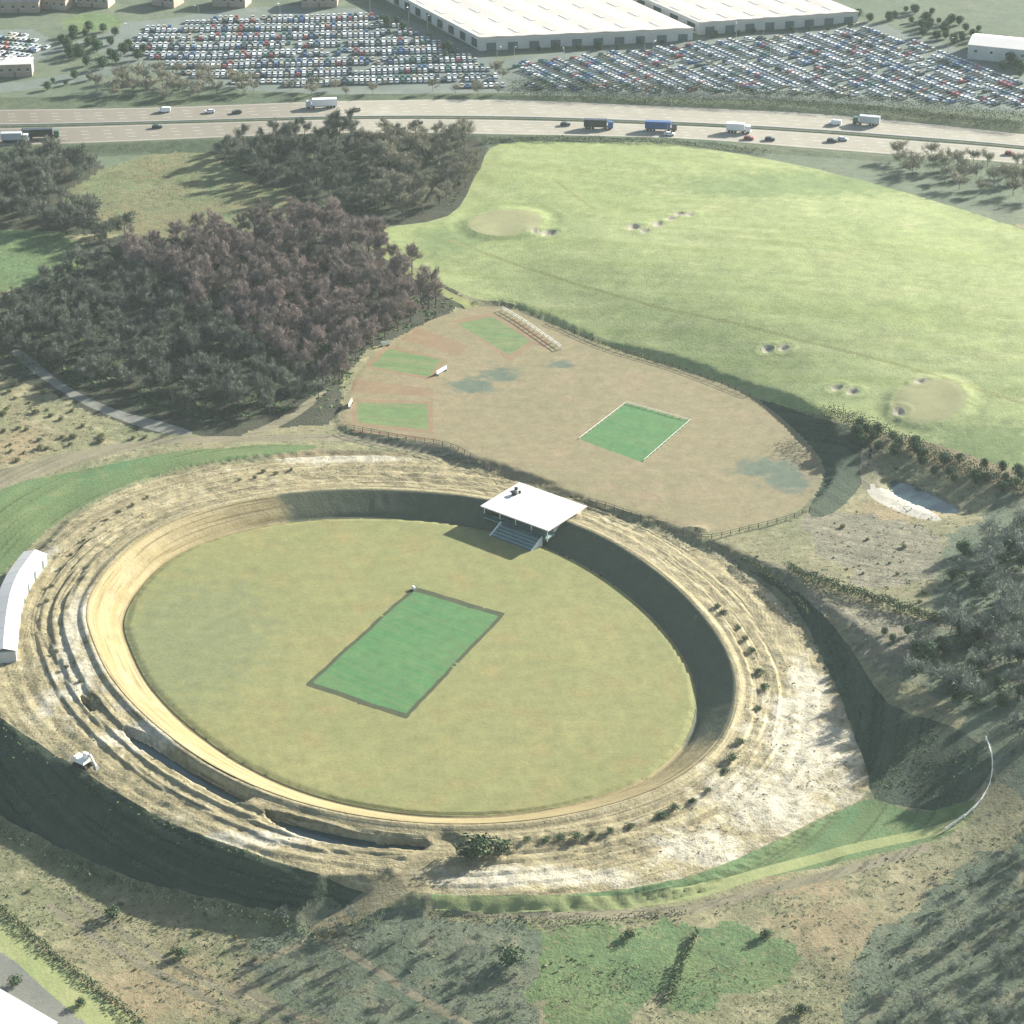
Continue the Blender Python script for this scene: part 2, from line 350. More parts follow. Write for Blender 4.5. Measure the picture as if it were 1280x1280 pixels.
M['teal'] = plain('teal_seating_deck', (.24, .34, .31, 1), .6, .12, .4)
M['steel'] = plain('galvanised_steel', (.35, .36, .36, 1), .45, .1, .5, metal=.5)
M['dark'] = plain('dark_rubber', (.02, .02, .022, 1), .8, .2, 1)
M['redroof'] = plain('red_tile_roof', (.22, .14, .11, 1), .8, .15, .3)
M['greyroof'] = plain('grey_slate_roof', (.16, .16, .16, 1), .8, .15, .3)
M['brick'] = plain('house_wall', (.34, .27, .21, 1), .8, .15, .3)
M['bark'] = plain('bark', (.075, .062, .05, 1), .9, .2, 1, rand=.25)
M['twig_brown'] = foliage('brown_twigs', srgb(166,150,144,.58), srgb(140,132,126,.58), srgb(180,164,152,.58))
M['twig_grey'] = foliage('grey_twigs', srgb(164,162,142,.6), srgb(140,148,130,.6), srgb(184,176,150,.6))
M['twig_dark'] = foliage('dark_twigs', srgb(132,138,124,.58), srgb(112,120,110,.58), srgb(144,146,128,.58))
M['twig_pale'] = foliage('pale_twigs', srgb(150,160,146,.58), srgb(132,146,136,.58), srgb(172,174,156,.58))
M['leaf_green'] = foliage('evergreen_leaves', srgb(92,116,84,.6), srgb(106,124,90,.6), srgb(80,104,78,.6))
M['leaf_olive'] = foliage('olive_leaves', srgb(132,134,98,.6), srgb(116,124,92,.6), srgb(144,142,102,.6))
M['tuft_dry'] = foliage('dry_grass', srgb(168,160,122,K), srgb(158,152,116,K), srgb(178,168,130,K))
M['tuft_dark'] = foliage('bramble', srgb(140,142,110,.6), srgb(124,132,104,.6), srgb(154,152,118,.6))
M['tuft_clod'] = foliage('soil_clods', srgb(150,140,108,K), srgb(132,126,98,K), srgb(176,164,126,K))
M['tuft_green'] = foliage('green_grass', srgb(122,156,100,K), srgb(108,144,94,K), srgb(140,160,104,K))
M['hedge'] = foliage('hedge_leaves', srgb(100,118,86,.6), srgb(90,108,80,.6), srgb(116,124,92,.6))
M['paintline'] = plain('road_paint', (.75, .74, .7, 1), .7, .05, .2)
PAINTS = {'white': (.75,.75,.73,1), 'silver': (.45,.47,.48,1), 'blue': (.05,.10,.25,1), 'red': (.32,.04,.035,1), 'dark': (.03,.035,.04,1), 'green': (.05,.13,.09,1), 'beige': (.42,.36,.27,1)}
for k_, c_ in PAINTS.items(): M['paint_'+k_] = plain(k_+'_car_paint', c_, .25, .04, .5, spec=.5)

# ------------------------------------------------------------------ object helpers
col = scene.collection
def tag(o, label=None, cat=None, group=None, kind=None):
    if label: o['label'] = label
    if cat: o['category'] = cat
    if group: o['group'] = group
    if kind: o['kind'] = kind
    return o
def empty(name, loc, rz=0.0):
    o = bpy.data.objects.new(name, None); col.objects.link(o); o.location = loc; o.rotation_euler = (0, 0, rz); o.empty_display_size = .5
    return o
class MB:
    def __init__(s): s.v = []; s.f = []; s.m = []
    def add(s, vs, fs, mi=0):
        k = len(s.v); s.v += [tuple(map(float, p)) for p in vs]; s.f += [tuple(i+k for i in f) for f in fs]; s.m += [mi]*len(fs); return s
    def box(s, x0, x1, y0, y1, z0, z1, mi=0, taper=0.0):
        t = taper
        return s.add([(x0,y0,z0),(x1,y0,z0),(x1,y1,z0),(x0,y1,z0),(x0+t,y0+t,z1),(x1-t,y0+t,z1),(x1-t,y1-t,z1),(x0+t,y1-t,z1)],
                     [(3,2,1,0),(4,5,6,7),(0,1,5,4),(1,2,6,5),(2,3,7,6),(3,0,4,7)], mi)
    def hexa(s, lo, hi, mi=0):
        n = len(lo)
        return s.add(list(lo)+list(hi), [tuple(range(n-1,-1,-1)), tuple(range(n,2*n))]+[(i,(i+1)%n,n+(i+1)%n,n+i) for i in range(n)], mi)
    def tube(s, a, b, r0, r1, n=6, mi=0, cap=True):
        a = Vector(a); b = Vector(b); d = (b-a); L = d.length
        if L < 1e-6: return s
        d /= L; u = d.orthogonal().normalized(); w = d.cross(u)
        lo = [a+(u*math.cos(t)+w*math.sin(t))*r0 for t in [i/n*2*math.pi for i in range(n)]]
        hi = [b+(u*math.cos(t)+w*math.sin(t))*r1 for t in [i/n*2*math.pi for i in range(n)]]
        fs = [(i,(i+1)%n,n+(i+1)%n,n+i) for i in range(n)]
        if cap: fs += [tuple(range(n-1,-1,-1)), tuple(range(n,2*n))]
        return s.add(lo+hi, fs, mi)
    def lathe_x(s, c, r, w, n=12, mi=0):
        c = Vector(c); return s.tube(c-Vector((0, w/2, 0)), c+Vector((0, w/2, 0)), r, r, n, mi)
    def mesh(s, name, mats):
        me = bpy.data.meshes.new(name); me.from_pydata(s.v, [], s.f)
        for m in (mats if isinstance(mats, (list, tuple)) else [mats]): me.materials.append(m)
        if any(s.m): me.polygons.foreach_set('material_index', s.m)
        me.update(); return me
    def obj(s, name, mats, parent=None, smooth=False):
        me = s.mesh(name, mats)
        if smooth: me.polygons.foreach_set('use_smooth', [True]*len(me.polygons))
        o = bpy.data.objects.new(name, me); col.objects.link(o); o.parent = parent; return o
def copy_tree(o, parent=None):
    c = o.copy(); col.objects.link(c); c.parent = parent
    for ch in list(o.children): copy_tree(ch, c)
    return c
def mesh_np(name, V, Q, mats, attrs=None, smooth=True):
    me = bpy.data.meshes.new(name); n = len(V); q = len(Q); k = Q.shape[1]
    me.vertices.add(n); me.vertices.foreach_set('co', np.asarray(V, np.float32).ravel())
    me.loops.add(q*k); me.loops.foreach_set('vertex_index', np.asarray(Q, np.int32).ravel())
    me.polygons.add(q); me.polygons.foreach_set('loop_start', np.arange(0, q*k, k, dtype=np.int32)); me.polygons.foreach_set('loop_total', np.full(q, k, np.int32))
    me.update(calc_edges=True)
    for m in (mats if isinstance(mats, (list, tuple)) else [mats]): me.materials.append(m)
    if smooth: me.polygons.foreach_set('use_smooth', np.ones(q, bool))
    for nm, (ty, arr) in (attrs or {}).items():
        a = me.attributes.new(nm, ty, 'POINT'); a.data.foreach_set('vector' if ty == 'FLOAT_VECTOR' else 'value', np.asarray(arr, np.float32).ravel())
    o = bpy.data.objects.new(name, me); col.objects.link(o); return o
def at(px, py):
    q = P(px, py)[0]; return Vector((q[0], q[1], H1(q[0], q[1])))

# ------------------------------------------------------------------ the land: one sheet, cut into regions along the outlines
def axis(a, b, segs):
    """segs: list of (start, end, step) inside, then growing skirts"""
    xs = []
    for s0, s1, st in segs: xs += list(np.arange(s0, s1, st))
    xs.append(segs[-1][1])
    st = 6.0; x = xs[-1]
    while x < b: x += st; st *= 1.45; xs.append(x)
    st = 6.0; x = xs[0]; pre = []
    while x > a: x -= st; st *= 1.45; pre.append(x)
    return np.array(pre[::-1]+xs)
gx = axis(-7000, 7000, [(-300, -160, 2.0), (-160, 165, .85), (165, 310, 2.0)])
gy = axis(-3000, 11000, [(345, 400, 1.5), (400, 438, .85), (438, 478, .45), (478, 745, .85), (745, 1020, 1.3), (1020, 1320, 2.5)])
NX, NY = len(gx), len(gy)
GX, GY = np.meshgrid(gx, gy)
fcx = (GX[:-1, :-1]+GX[1:, 1:])/2; fcy = (GY[:-1, :-1]+GY[1:, 1:])/2
REG = []      # name, polygon, material, snap, label
def region(name, poly, mat, snap=True): REG.append((name, np.asarray(poly), mat, snap))
def pxs(lst, n=5): return PP(spline(lst, True, n)) if n > 1 else PP(lst)
def wob(poly, amp=3.0, step=1.6):
    out = []
    for a, b in zip(poly, np.roll(poly, -1, 0)):
        k = max(1, int(np.linalg.norm(b-a)/step))
        for t in range(k): out.append(a+(b-a)*t/k)
    o = np.array(out); x, y = o[:, 0], o[:, 1]
    dx = vnoise(x, y, .09)*2+vnoise(x+31, y, .3)+vnoise(x, y+9, .8)*.6; dy = vnoise(x+77, y+13, .09)*2+vnoise(x, y+57, .3)+vnoise(x+5, y, .8)*.6
    return o+np.stack([dx, dy], -1)*amp
def ribbon(lst, w, amp=0.0):
    p = spline(PP(lst), False, 6); d = np.gradient(p, axis=0); d /= np.linalg.norm(d, axis=1)[:, None]; n = np.stack([-d[:, 1], d[:, 0]], -1)*w/2
    q = np.vstack([p+n, (p-n)[::-1]]); return q
region('far_land', [(-7500, 830), (-300, 830), (0, 838), (300, 815), (7500, 790), (7500, 12000), (-7500, 12000)], 'townland', False)
region('motorway_verge', strip([(a, b-14) for a, b in UP_T], [(a, b+12) for a, b in LO_B]), 'verge')
region('woodland_floor', wob(pxs([(-160,420),(0,370),(120,300),(240,290),(360,270),(440,290),(520,340),(580,380),(500,418),(440,455),(425,500),(400,530),(330,535),(230,545),(120,520),(0,470),(-160,500)]), 2.5), 'wood', False)
region('woodland_floor', wob(pxs([(260,190),(330,165),(480,160),(590,170),(612,200),(570,262),(500,282),(420,275),(330,235)]), 2.5), 'wood', False)
region('woodland_floor', wob(pxs([(-160,200),(0,195),(110,190),(130,225),(80,250),(120,290),(0,290),(-160,290)]), 2.5), 'wood', False)
region('meadow', wob(pxs([(80,245),(140,205),(250,190),(330,230),(400,270),(300,290),(180,300),(110,280)], 3)), 'meadow', False)
region('pasture', wob(pxs([(-140,300),(0,290),(70,290),(120,320),(60,350),(0,365),(-140,390)], 3)), 'lush', False)
region('golf_course', pxs([(452,292),(560,270),(597,215),(625,180),(740,178),(850,181),(1000,207),(1130,240),(1280,287),(1560,380),(1560,640),(1280,588),(1180,558),(1090,535),(1010,515),(945,497),(850,462),(700,408),(640,380),(590,372),(520,335)], 4), 'golf')
region('right_rough', wob(pxs([(1180,690),(1230,640),(1300,620),(1560,660),(1560,1100),(1280,1000),(1200,900),(1120,850),(1180,790),(1170,730)]), 3.5), 'slope', False)
region('spoil_ground', wob(pxs([(1000,655),(1080,640),(1180,665),(1165,725),(1100,735),(1020,700)]), 4.0), 'churn', False)
region('churned_ground', wob(pxs([(960,720),(1010,735),(1090,765),(1150,785),(1110,850),(1060,790)]), 3.0), 'churn', False)
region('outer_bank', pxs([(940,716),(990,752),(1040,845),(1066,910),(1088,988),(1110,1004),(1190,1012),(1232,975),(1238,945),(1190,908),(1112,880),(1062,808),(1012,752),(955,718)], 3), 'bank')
region('outer_bank', pxs([(950,500),(1020,522),(1085,545),(1080,600),(1040,642),(1010,640),(1032,590),(1003,545)], 3), 'bank')
region('swale', wob(pxs([(1090,1000),(1150,1015),(1222,1000),(1200,1035),(1150,1055),(1050,1078),(950,1100),(850,1118),(700,1132),(560,1130),(545,1117),(700,1119),(850,1098),(950,1060),(1030,1024)], 3), .7), 'swale', False)
region('swale', wob(pxs([(-120,680),(0,612),(100,588),(220,565),(330,557),(400,560),(260,580),(160,604),(90,640),(30,690),(-60,760)], 3), .7), 'swale', False)
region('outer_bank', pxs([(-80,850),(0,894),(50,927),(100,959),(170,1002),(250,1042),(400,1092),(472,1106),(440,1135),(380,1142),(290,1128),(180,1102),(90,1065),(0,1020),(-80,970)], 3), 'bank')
region('pasture', wob(pxs([(690,1180),(780,1165),(860,1170),(850,1210),(830,1265),(740,1270),(690,1240),(620,1230)], 3), 6.0, .8), 'lush', False)
region('pasture', wob(pxs([(872,1170),(960,1175),(990,1200),(930,1240),(840,1262)], 3)), 'lush', False)
region('thicket_floor', wob(pxs([(1060,1310),(1120,1140),(1200,1080),(1290,1020),(1400,1000),(1400,1310)]), 4.0), 'slope', False)
region('rough_heaps', wob(pxs([(330,1160),(470,1140),(620,1150),(700,1180),(670,1240),(690,1310),(400,1310),(340,1230)]), 4.0), 'slope', False)
region('lane', pxs([(-120,620),(0,588),(90,565),(200,548),(300,545),(430,543),(560,556),(610,575),(640,597),(600,585),(540,570),(430,552),(300,553),(200,556),(100,580),(0,612),(-120,660)], 3), 'lane')
region('lane', pxs([(15,442),(30,440),(80,480),(140,510),(205,528),(240,540),(225,544),(180,535),(110,508),(55,475)], 3), 'greylane')
region('lane', pxs([(400,490),(408,490),(380,515),(345,535),(310,545),(318,538),(350,522)], 3), 'lane')
region('lane', pxs([(985,735),(1000,735),(1080,758),(1180,780),(1178,786),(1080,768)], 3), 'lane')
region('lane', pxs([(-90,1175),(0,1190),(60,1240),(130,1300),(60,1330),(0,1262),(-90,1240)], 3), 'greylane')
region('mown_verge', pxs([(-90,1130),(0,1146),(30,1170),(100,1225),(180,1290),(150,1310),(60,1240),(0,1190),(-90,1175)], 3), 'yellow')
region('lane', pxs([(470,1104),(520,1078),(548,1060),(562,1052),(575,1058),(545,1090),(500,1118),(440,1150),(400,1170),(410,1150)], 3), 'lane')
region('fairway_edge', ribbon([(560,300),(690,345),(840,388),(1000,425),(1120,455),(1280,505),(1380,535)], 1.8), 'rough')
region('fairway_edge', ribbon([(690,222),(720,245),(745,262)], 1.4), 'rough')
region('rough_edge', ribbon([(455,298),(520,345),(585,380),(640,392),(700,415),(850,466),(935,496)], 4.0), 'rough')
region('pale_bank', PP(spline([(1084,604),(1108,612),(1150,632),(1178,650),(1150,648),(1110,634),(1086,618)], True, 3)), 'chalk')
region('track', ribbon([(1082,560),(1080,590),(1084,612)], 2.2), 'lane'); region('track', ribbon([(1092,565),(1094,590),(1098,610)], 1.6), 'lane')
region('track', ribbon([(885,690),(910,700),(960,705),(1040,720)], 2.4), 'lane')
region('track', ribbon([(60,1130),(150,1190),(260,1250),(330,1290)], 2.2), 'lane'); region('track', ribbon([(90,1120),(190,1190),(300,1250),(360,1285)], 1.8), 'lane')
region('track', ribbon([(560,1140),(700,1144),(850,1138),(960,1112),(1060,1088),(1160,1058)], 3.0), 'lane')
region('track', ribbon([(380,1180),(300,1215),(330,1250),(420,1290)], 2.4), 'lane'); region('track', ribbon([(395,1168),(450,1200),(520,1245),(600,1290)], 2.0), 'lane')
region('mown_verge', ribbon([(545,1129),(640,1132),(760,1129),(860,1116),(960,1089),(1060,1062),(1150,1043),(1205,1026)], 3.4), 'yellow')
region('ramp', ribbon([(556,1060),(540,1078),(505,1104),(470,1126),(430,1148),(395,1170)], 6.0), 'ring')
region('nursery_field', NURS, 'nursery')
region('concourse', RING, 'ring')
def offset_oval(d):
    n = np.roll(OVAL, -1, 0)-np.roll(OVAL, 1, 0); n = np.stack([n[:, 1], -n[:, 0]], -1); n /= np.linalg.norm(n, axis=1)[:, None]
    if ((OVAL+n-OC)**2).sum() < ((OVAL-OC)**2).sum(): n = -n
    return OVAL+n*d
BANK_OUT = 24.0
region('BANK_HOLE', offset_oval(BANK_OUT), 'inner')
region('outfield', OVAL, 'outfield')
SQ = [(517,736),(628,769),(507,895),(385,855)]
SQW = PP(SQ); _c = SQW.mean(0)
region('square_border', wob(_c+(SQW-_c)*1.04, .35), 'edge')
region('cricket_square', wob(_c+(SQW-_c)*.962, .3), 'square')
NSQ = PP([(783,504),(863,526),(803,578),(724,549)])
region('nursery_square', NSQ, 'square')
for q in ([(436,497),(545,500),(546,545),(436,533)], [(480,428),(562,448),(543,478),(452,460)], [(560,400),(612,388),(680,425),(640,455)]):
    c = PP(q); m_ = c.mean(0)
    region('practice_ground', m_+(c-m_)*.92, 'redsoil')
    region('practice_square', m_+(c-m_)*np.array([.8, .72]), 'practice')
for q in ([(442,474),(540,486),(545,496),(438,490)], [(438,536),(545,547),(545,551),(440,541)], [(520,408),(585,432),(574,446),(500,424)], [(640,396),(690,428),(680,436),(632,406)]):
    region('practice_path', PP(q), 'redsoil')
for i, g in enumerate(GREEN_P): region('putting_green', g, 'green')
for b in BUNK: region('bunker', b, 'sand')
region('car_park', pxs([(110,60),(150,28),(300,14),(470,10),(560,46),(616,72),(658,116),(420,118),(230,108)], 1), 'carpark')
region('car_park', pxs([(608,84),(640,72),(850,50),(1090,28),(1210,64),(1320,112),(1330,146),(1000,126),(656,119)], 1), 'carpark')
region('car_park', pxs([(-60,40),(40,36),(80,60),(40,80),(-60,84)], 1), 'carpark')
region('lawn', wob(pxs([(80,22),(140,18),(150,34),(90,40)], 3), 1.5), 'lush', False)
region('town_road', ribbon([(-40,100),(40,72),(110,52),(160,40),(260,18),(400,8)], 7.0), 'carpark')
region('town_road', pxs([(-100,108),(0,104),(90,92),(150,80),(160,86),(100,102),(0,116),(-100,120)], 3), 'carpark')
region('motorway', CARR_U, 'road'); region('motorway', CARR_L, 'road')

rid = np.full(fcx.shape, -1, np.int32)
for i, (nm, poly, mt, sn) in enumerate(REG):
    lo = poly.min(0); hi = poly.max(0)
    j0, j1 = np.searchsorted(gy, [lo[1], hi[1]]); i0, i1 = np.searchsorted(gx, [lo[0], hi[0]])
    sl = (slice(max(j0-1, 0), j1+1), slice(max(i0-1, 0), i1+1))
    sub = rid[sl]; sub[inside(poly, fcx[sl], fcy[sl])] = i
# move grid points where two regions meet onto the outline between them
rp = np.pad(rid, 1, mode='edge')
c4 = np.stack([rp[:-1, :-1], rp[1:, :-1], rp[:-1, 1:], rp[1:, 1:]])
snapr = np.array([r[3] for r in REG]+[False])
mx, mn = c4.max(0), c4.min(0)
mj, mi_ = np.nonzero((mx != mn) & snapr[mx])
bx, by = GX[mj, mi_], GY[mj, mi_]
own = mx[mj, mi_]
for r in np.unique(own):
    m = own == r; poly = REG[r][1]; X, Y = bx[m], by[m]
    best = np.full(X.shape, 1e18); qx = X.copy(); qy = Y.copy()
    for k in range(len(poly)):
        x1, y1 = poly[k]; x2, y2 = poly[(k+1) % len(poly)]; ex, ey = x2-x1, y2-y1
        t = np.clip(((X-x1)*ex+(Y-y1)*ey)/(ex*ex+ey*ey+1e-9), 0, 1); ax, ay = x1+t*ex, y1+t*ey
        d2 = (X-ax)**2+(Y-ay)**2; c = d2 < best; best[c] = d2[c]; qx[c] = ax[c]; qy[c] = ay[c]
    cell = np.where(np.abs(X) < 160, .8, 1.6); cell = np.where(Y > 745, np.maximum(cell, 1.2), cell)
    ok = best < (cell*.72)**2
    bx[m] = np.where(ok, qx, X); by[m] = np.where(ok, qy, Y)
GX[mj, mi_] = bx; GY[mj, mi_] = by
GZ, GD, GR = height(GX.ravel(), GY.ravel(), True)
ang = np.arctan2(GY.ravel()-OC[1], GX.ravel()-OC[0])
ring = np.stack([GD, ang*2.2, np.zeros_like(GD)], -1)
VV = np.stack([GX.ravel(), GY.ravel(), GZ], -1)
def blob(VV, px, py, rx, ry, a=0.0):
    c = P(px, py)[0]; e1 = W(px+rx, py, H1(*c))-W(px, py, H1(*c)); e2 = W(px, py-ry, H1(*c))-W(px, py, H1(*c))
    X = VV[:, 0]-c[0]; Y = VV[:, 1]-c[1]
    u = X/np.linalg.norm(e1); v = Y/np.linalg.norm(e2)
    u, v = u*math.cos(a)+v*math.sin(a), -u*math.sin(a)+v*math.cos(a)
    return np.exp(-(u*u+v*v))
BLOBS = [(590,482,34,12,.3),(625,468,30,10,0),(960,585,50,14,0),(985,600,40,16,0),(700,455,20,6,0),   # damp turf on the nursery's left, grey-green patches on its right
          (240,800,120,90,0),                                        # greener outfield
          (420,572,110,7,0),(1010,930,70,75,0),(960,1000,90,45,0),(880,1060,80,25,0),(700,1095,120,14,0),(620,1098,80,12,0),(1010,860,30,40,0),(90,790,20,60,0),(40,700,30,20,0),
          (1000,230,200,20,0),(560,300,60,20,0),(1230,560,90,30,0),                                     # rougher golf grass
          (200,1240,110,40,0),(1040,1160,80,40,0),(1000,1110,80,16,0),(20,560,40,30,0),(1120,640,70,20,0),
          (180,930,60,20,-.5),(330,1050,80,12,0),(100,850,20,40,0),(60,880,20,20,0)]
patch = np.zeros(len(VV))
for b in BLOBS: patch = np.maximum(patch, blob(VV, *b))
# shade painted into a turf tone on the inner bank's north and east arc
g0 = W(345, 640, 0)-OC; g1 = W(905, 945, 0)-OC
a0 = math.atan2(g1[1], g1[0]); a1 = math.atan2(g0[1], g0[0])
seed = sstep(a0-.10, a0+.10, ang)*(1-sstep(a1-.08, a1+.06, ang))  # mask of the arc with shade painted into the turf tone
BASEQ = np.arange(NX*NY).reshape(NY, NX)
QUADS = np.stack([BASEQ[:-1, :-1], BASEQ[:-1, 1:], BASEQ[1:, 1:], BASEQ[1:, :-1]], -1)
NAMES = {}
def region_obj(name, faces, mat, use_bank_shade=False):
    u, inv = np.unique(faces, return_inverse=True)
    o = mesh_np(name, VV[u], inv.reshape(faces.shape), M[mat], {'ring': ('FLOAT_VECTOR', ring[u]), 'patch': ('FLOAT', (seed if use_bank_shade else patch)[u])})  # seed here is the mask of the painted shade arc
    o['kind'] = 'structure'; return o
region_obj('ground', QUADS[rid == -1], 'scrub')
for i, (nm, poly, mt, sn) in enumerate(REG):
    fs = QUADS[rid == i]
    if len(fs) and nm != 'BANK_HOLE': region_obj(nm, fs, mt)
# the bowl's inner bank and the path on its crest, as rings that follow the boundary
def ring_obj(name, ds, mat):
    n = 960; seg = np.vstack([OVAL, OVAL[:1]]); L = np.append(0, np.cumsum(np.linalg.norm(np.diff(seg, axis=0), axis=1)))
    t = np.linspace(0, L[-1], n, endpoint=False); rows = []
    for d in ds:
        o = offset_oval(d); o = np.vstack([o, o[:1]]); rows.append(np.stack([np.interp(t, L, o[:, 0]), np.interp(t, L, o[:, 1])], -1))
    A = np.array(rows); X, Y = A[..., 0].ravel(), A[..., 1].ravel()
    D = np.repeat(ds, n); z = (bowl(D) if ds[-1] < 12 else height(X, Y))+vnoise(X, Y, .5)*.12*sstep(1, 3, D)*(1-sstep(8.5, 9.2, D))
    an = np.arctan2(Y-OC[1], X-OC[0]); idx = np.arange(len(ds)*n).reshape(len(ds), n); nx = np.roll(idx, -1, 1)
    Q = np.stack([idx[:-1], nx[:-1], nx[1:], idx[1:]], -1).reshape(-1, 4)
    sd = sstep(a0-.10, a0+.10, an)*(1-sstep(a1-.08, a1+.06, an))  # same painted shade arc, kept for the inner bank
    if ds[-1] > 12:
        sd = np.zeros(len(X)); vv = np.stack([X, Y, z], -1)
        for b in BLOBS: sd = np.maximum(sd, blob(vv, *b))
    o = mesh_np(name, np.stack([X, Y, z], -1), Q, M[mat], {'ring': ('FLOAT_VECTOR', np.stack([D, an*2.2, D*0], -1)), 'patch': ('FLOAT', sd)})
    o['kind'] = 'structure'; return o
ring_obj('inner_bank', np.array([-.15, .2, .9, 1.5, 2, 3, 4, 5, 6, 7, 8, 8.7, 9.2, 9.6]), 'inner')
ring_obj('crest_path', np.array([9.6, 10.2, 10.8, 11.4, 12.2]), 'ring')
ring_obj('terrace', np.append(np.arange(12.2, BANK_OUT, .37), BANK_OUT+.05), 'ring')

# ------------------------------------------------------------------ vegetation prototypes
def rv(r): return Vector((r.uniform(-1, 1), r.uniform(-1, 1), r.uniform(-1, 1)))
def bare_tree(seed, h, spread, twigs, tw=.075, tl=1.1, mat='twig_brown', name='bare_tree'):
    r = random.Random(seed); tr = MB(); cr = MB()
    t0 = Vector((0, 0, -.4)); t1 = Vector((r.uniform(-.3, .3), r.uniform(-.3, .3), h*.2)); t2 = Vector((r.uniform(-.6, .6), r.uniform(-.6, .6), h*.72))
    tr.tube(t0, t1, h*.022, h*.016, 6); tr.tube(t1, t2, h*.016, h*.008, 5)
    ends = []
    for k in range(10):
        a = k*2.4+r.uniform(-.4, .4); f = r.uniform(.05, .95); p = t1.lerp(t2, f)
        L = spread*r.uniform(.6, 1.0)*(1.1-f*.45)
        q = p+Vector((math.cos(a)*L, math.sin(a)*L, L*r.uniform(.45, .95)))
        tr.tube(p, q, h*.008, h*.003, 4, cap=False); ends.append((p, q))
        for j in range(3):
            s0 = p.lerp(q, r.uniform(.35, .9)); e = s0+(q-p).normalized()*L*.3+rv(r)*L*.4+Vector((0, 0, L*.15))
            tr.tube(s0, e, h*.0035, h*.0012, 3, cap=False); ends.append((s0, e))
    ends.append((t1, t2+Vector((0, 0, h*.12))))
    for k in range(twigs):
        p, q = r.choice(ends); s0 = p.lerp(q, r.uniform(.25, 1.05))+rv(r)*spread*.16
        d = (rv(r)+Vector((0, 0, .5))+(s0-Vector((0, 0, h*.5)))*.12).normalized(); w = d.cross(rv(r)).normalized()*tw*r.uniform(.6, 1.3)
        e = s0+d*tl*r.uniform(.5, 1.3)
        cr.add([s0-w, s0+w, e], [(0, 1, 2)])
    root = empty(name, (0, 0, 0)); tr.obj('trunk', M['bark'], root); cr.obj('crown', M[mat], root)
    return root
def leafy(seed, rx, h, n, leaf, mat, name, stem=True):
    r = random.Random(seed); cr = MB(); tr = MB()
    lobes = [(rv(r)*Vector((rx*.55, rx*.55, 0)).length*.45, r.uniform(.45, .75)) for _ in range(6)]
    for k in range(n):
        c, s = r.choice(lobes); v = rv(r)
        while v.length > 1: v = rv(r)
        v = v.normalized()*(.55+.45*r.random())
        p = Vector((c.x+v.x*rx*s, c.y+v.y*rx*s, h*(.5+.12*c.z/rx)+v.z*h*.5*(.6+.4*s)))
        if p.z < 0: p.z = r.uniform(0, .3)*h
        d = (v+rv(r)*.8).normalized(); u = d.orthogonal().normalized()*leaf*r.uniform(.6, 1.3); w = d.cross(u).normalized()*leaf*r.uniform(.6, 1.3)
        cr.add([p-u, p+w*.6, p+u, p-w*.6], [(0, 1, 2, 3)])
    root = empty(name, (0, 0, 0))
    for k in range(4): tr.tube((0, 0, -.2), (r.uniform(-.3, .3)*rx, r.uniform(-.3, .3)*rx, h*.6), h*.03, h*.01, 4, cap=False)
    tr.obj('stem' if name != 'evergreen_tree' else 'trunk', M['bark'], root); cr.obj('crown', M[mat], root)
    return root
PROTO_USED = {}
def plant(protos, x, y, s, label, cat, group, sz=1.0, z=None):
    p = protos[rng.randrange(len(protos))]
    o = copy_tree(p) if PROTO_USED.get(p.name) else p
    PROTO_USED[p.name] = True
    o.location = (x, y, (H1(x, y) if z is None else z)-.05); o.rotation_euler = (0, 0, rng.uniform(0, 6.28)); o.scale = (s, s, s*sz)
    return tag(o, label, cat, group)
def scatter(poly, spacing, r=rng):
    """jittered points inside a world polygon, about `spacing` metres apart"""
    lo, hi = poly.min(0), poly.max(0); pts = []
    y = lo[1]; row = 0
    while y < hi[1]:
        x = lo[0]+(row % 2)*spacing*.5
        while x < hi[0]:
            pts.append((x+r.uniform(-.42, .42)*spacing, y+r.uniform(-.42, .42)*spacing)); x += spacing
        y += spacing*.87; row += 1
    p = np.array(pts)
    return p[inside(poly, p[:, 0], p[:, 1])]
def plant_wood(poly, spacing, protos, smin, smax, label, group, cat='tree', keep=1.0, sz=1.0):
    p = scatter(PP(poly), spacing); z = height(p[:, 0], p[:, 1])
    for (x, y), zz in zip(p, z):
        if rng.random() < keep: plant(protos, x, y, rng.uniform(smin, smax), label, cat, group, sz, zz)
BROWN = [bare_tree(i, 12.0+i*.6, 3.7, 2600, .055, 1.25, mat='twig_brown') for i in (1, 2, 3, 4)]
GREY = [bare_tree(i, 9, 3.6, 2000, .06, 1.2, 'twig_dark', 'slender_tree') for i in (5, 6, 7)]
COPSE = [bare_tree(i, 11, 3.9, 2200, .06, 1.25, 'twig_grey', 'copse_tree') for i in (25, 26, 27)]
DCOPSE = [bare_tree(i, 11, 3.9, 2200, .06, 1.25, 'twig_dark', 'dark_copse_tree') for i in (28, 29)]
THORN = [bare_tree(i, 4.6, 3.0, 900, .055, .95, 'twig_pale', 'thorn_tree') for i in (8, 9, 10)]
STRIPT = [bare_tree(i, 7.5, 3.4, 1500, .065, 1.1, 'twig_dark', 'strip_tree') for i in (31, 32)]
HEDGET = [bare_tree(i, 6.0, 3.4, 1100, .075, 1.0, 'twig_grey', 'hedgerow_tree') for i in (21, 22)]
BUSH = [leafy(i, 1.7, 1.9, 420, .17, 'leaf_green', 'shrub') for i in (11, 12, 13)]
OLIVE = [leafy(i, 1.6, 1.7, 420, .17, 'leaf_olive', 'shrub') for i in (14, 15)]
EVER = [leafy(i, 3.2, 6.0, 1100, .3, 'leaf_green', 'evergreen_tree') for i in (16, 17)]
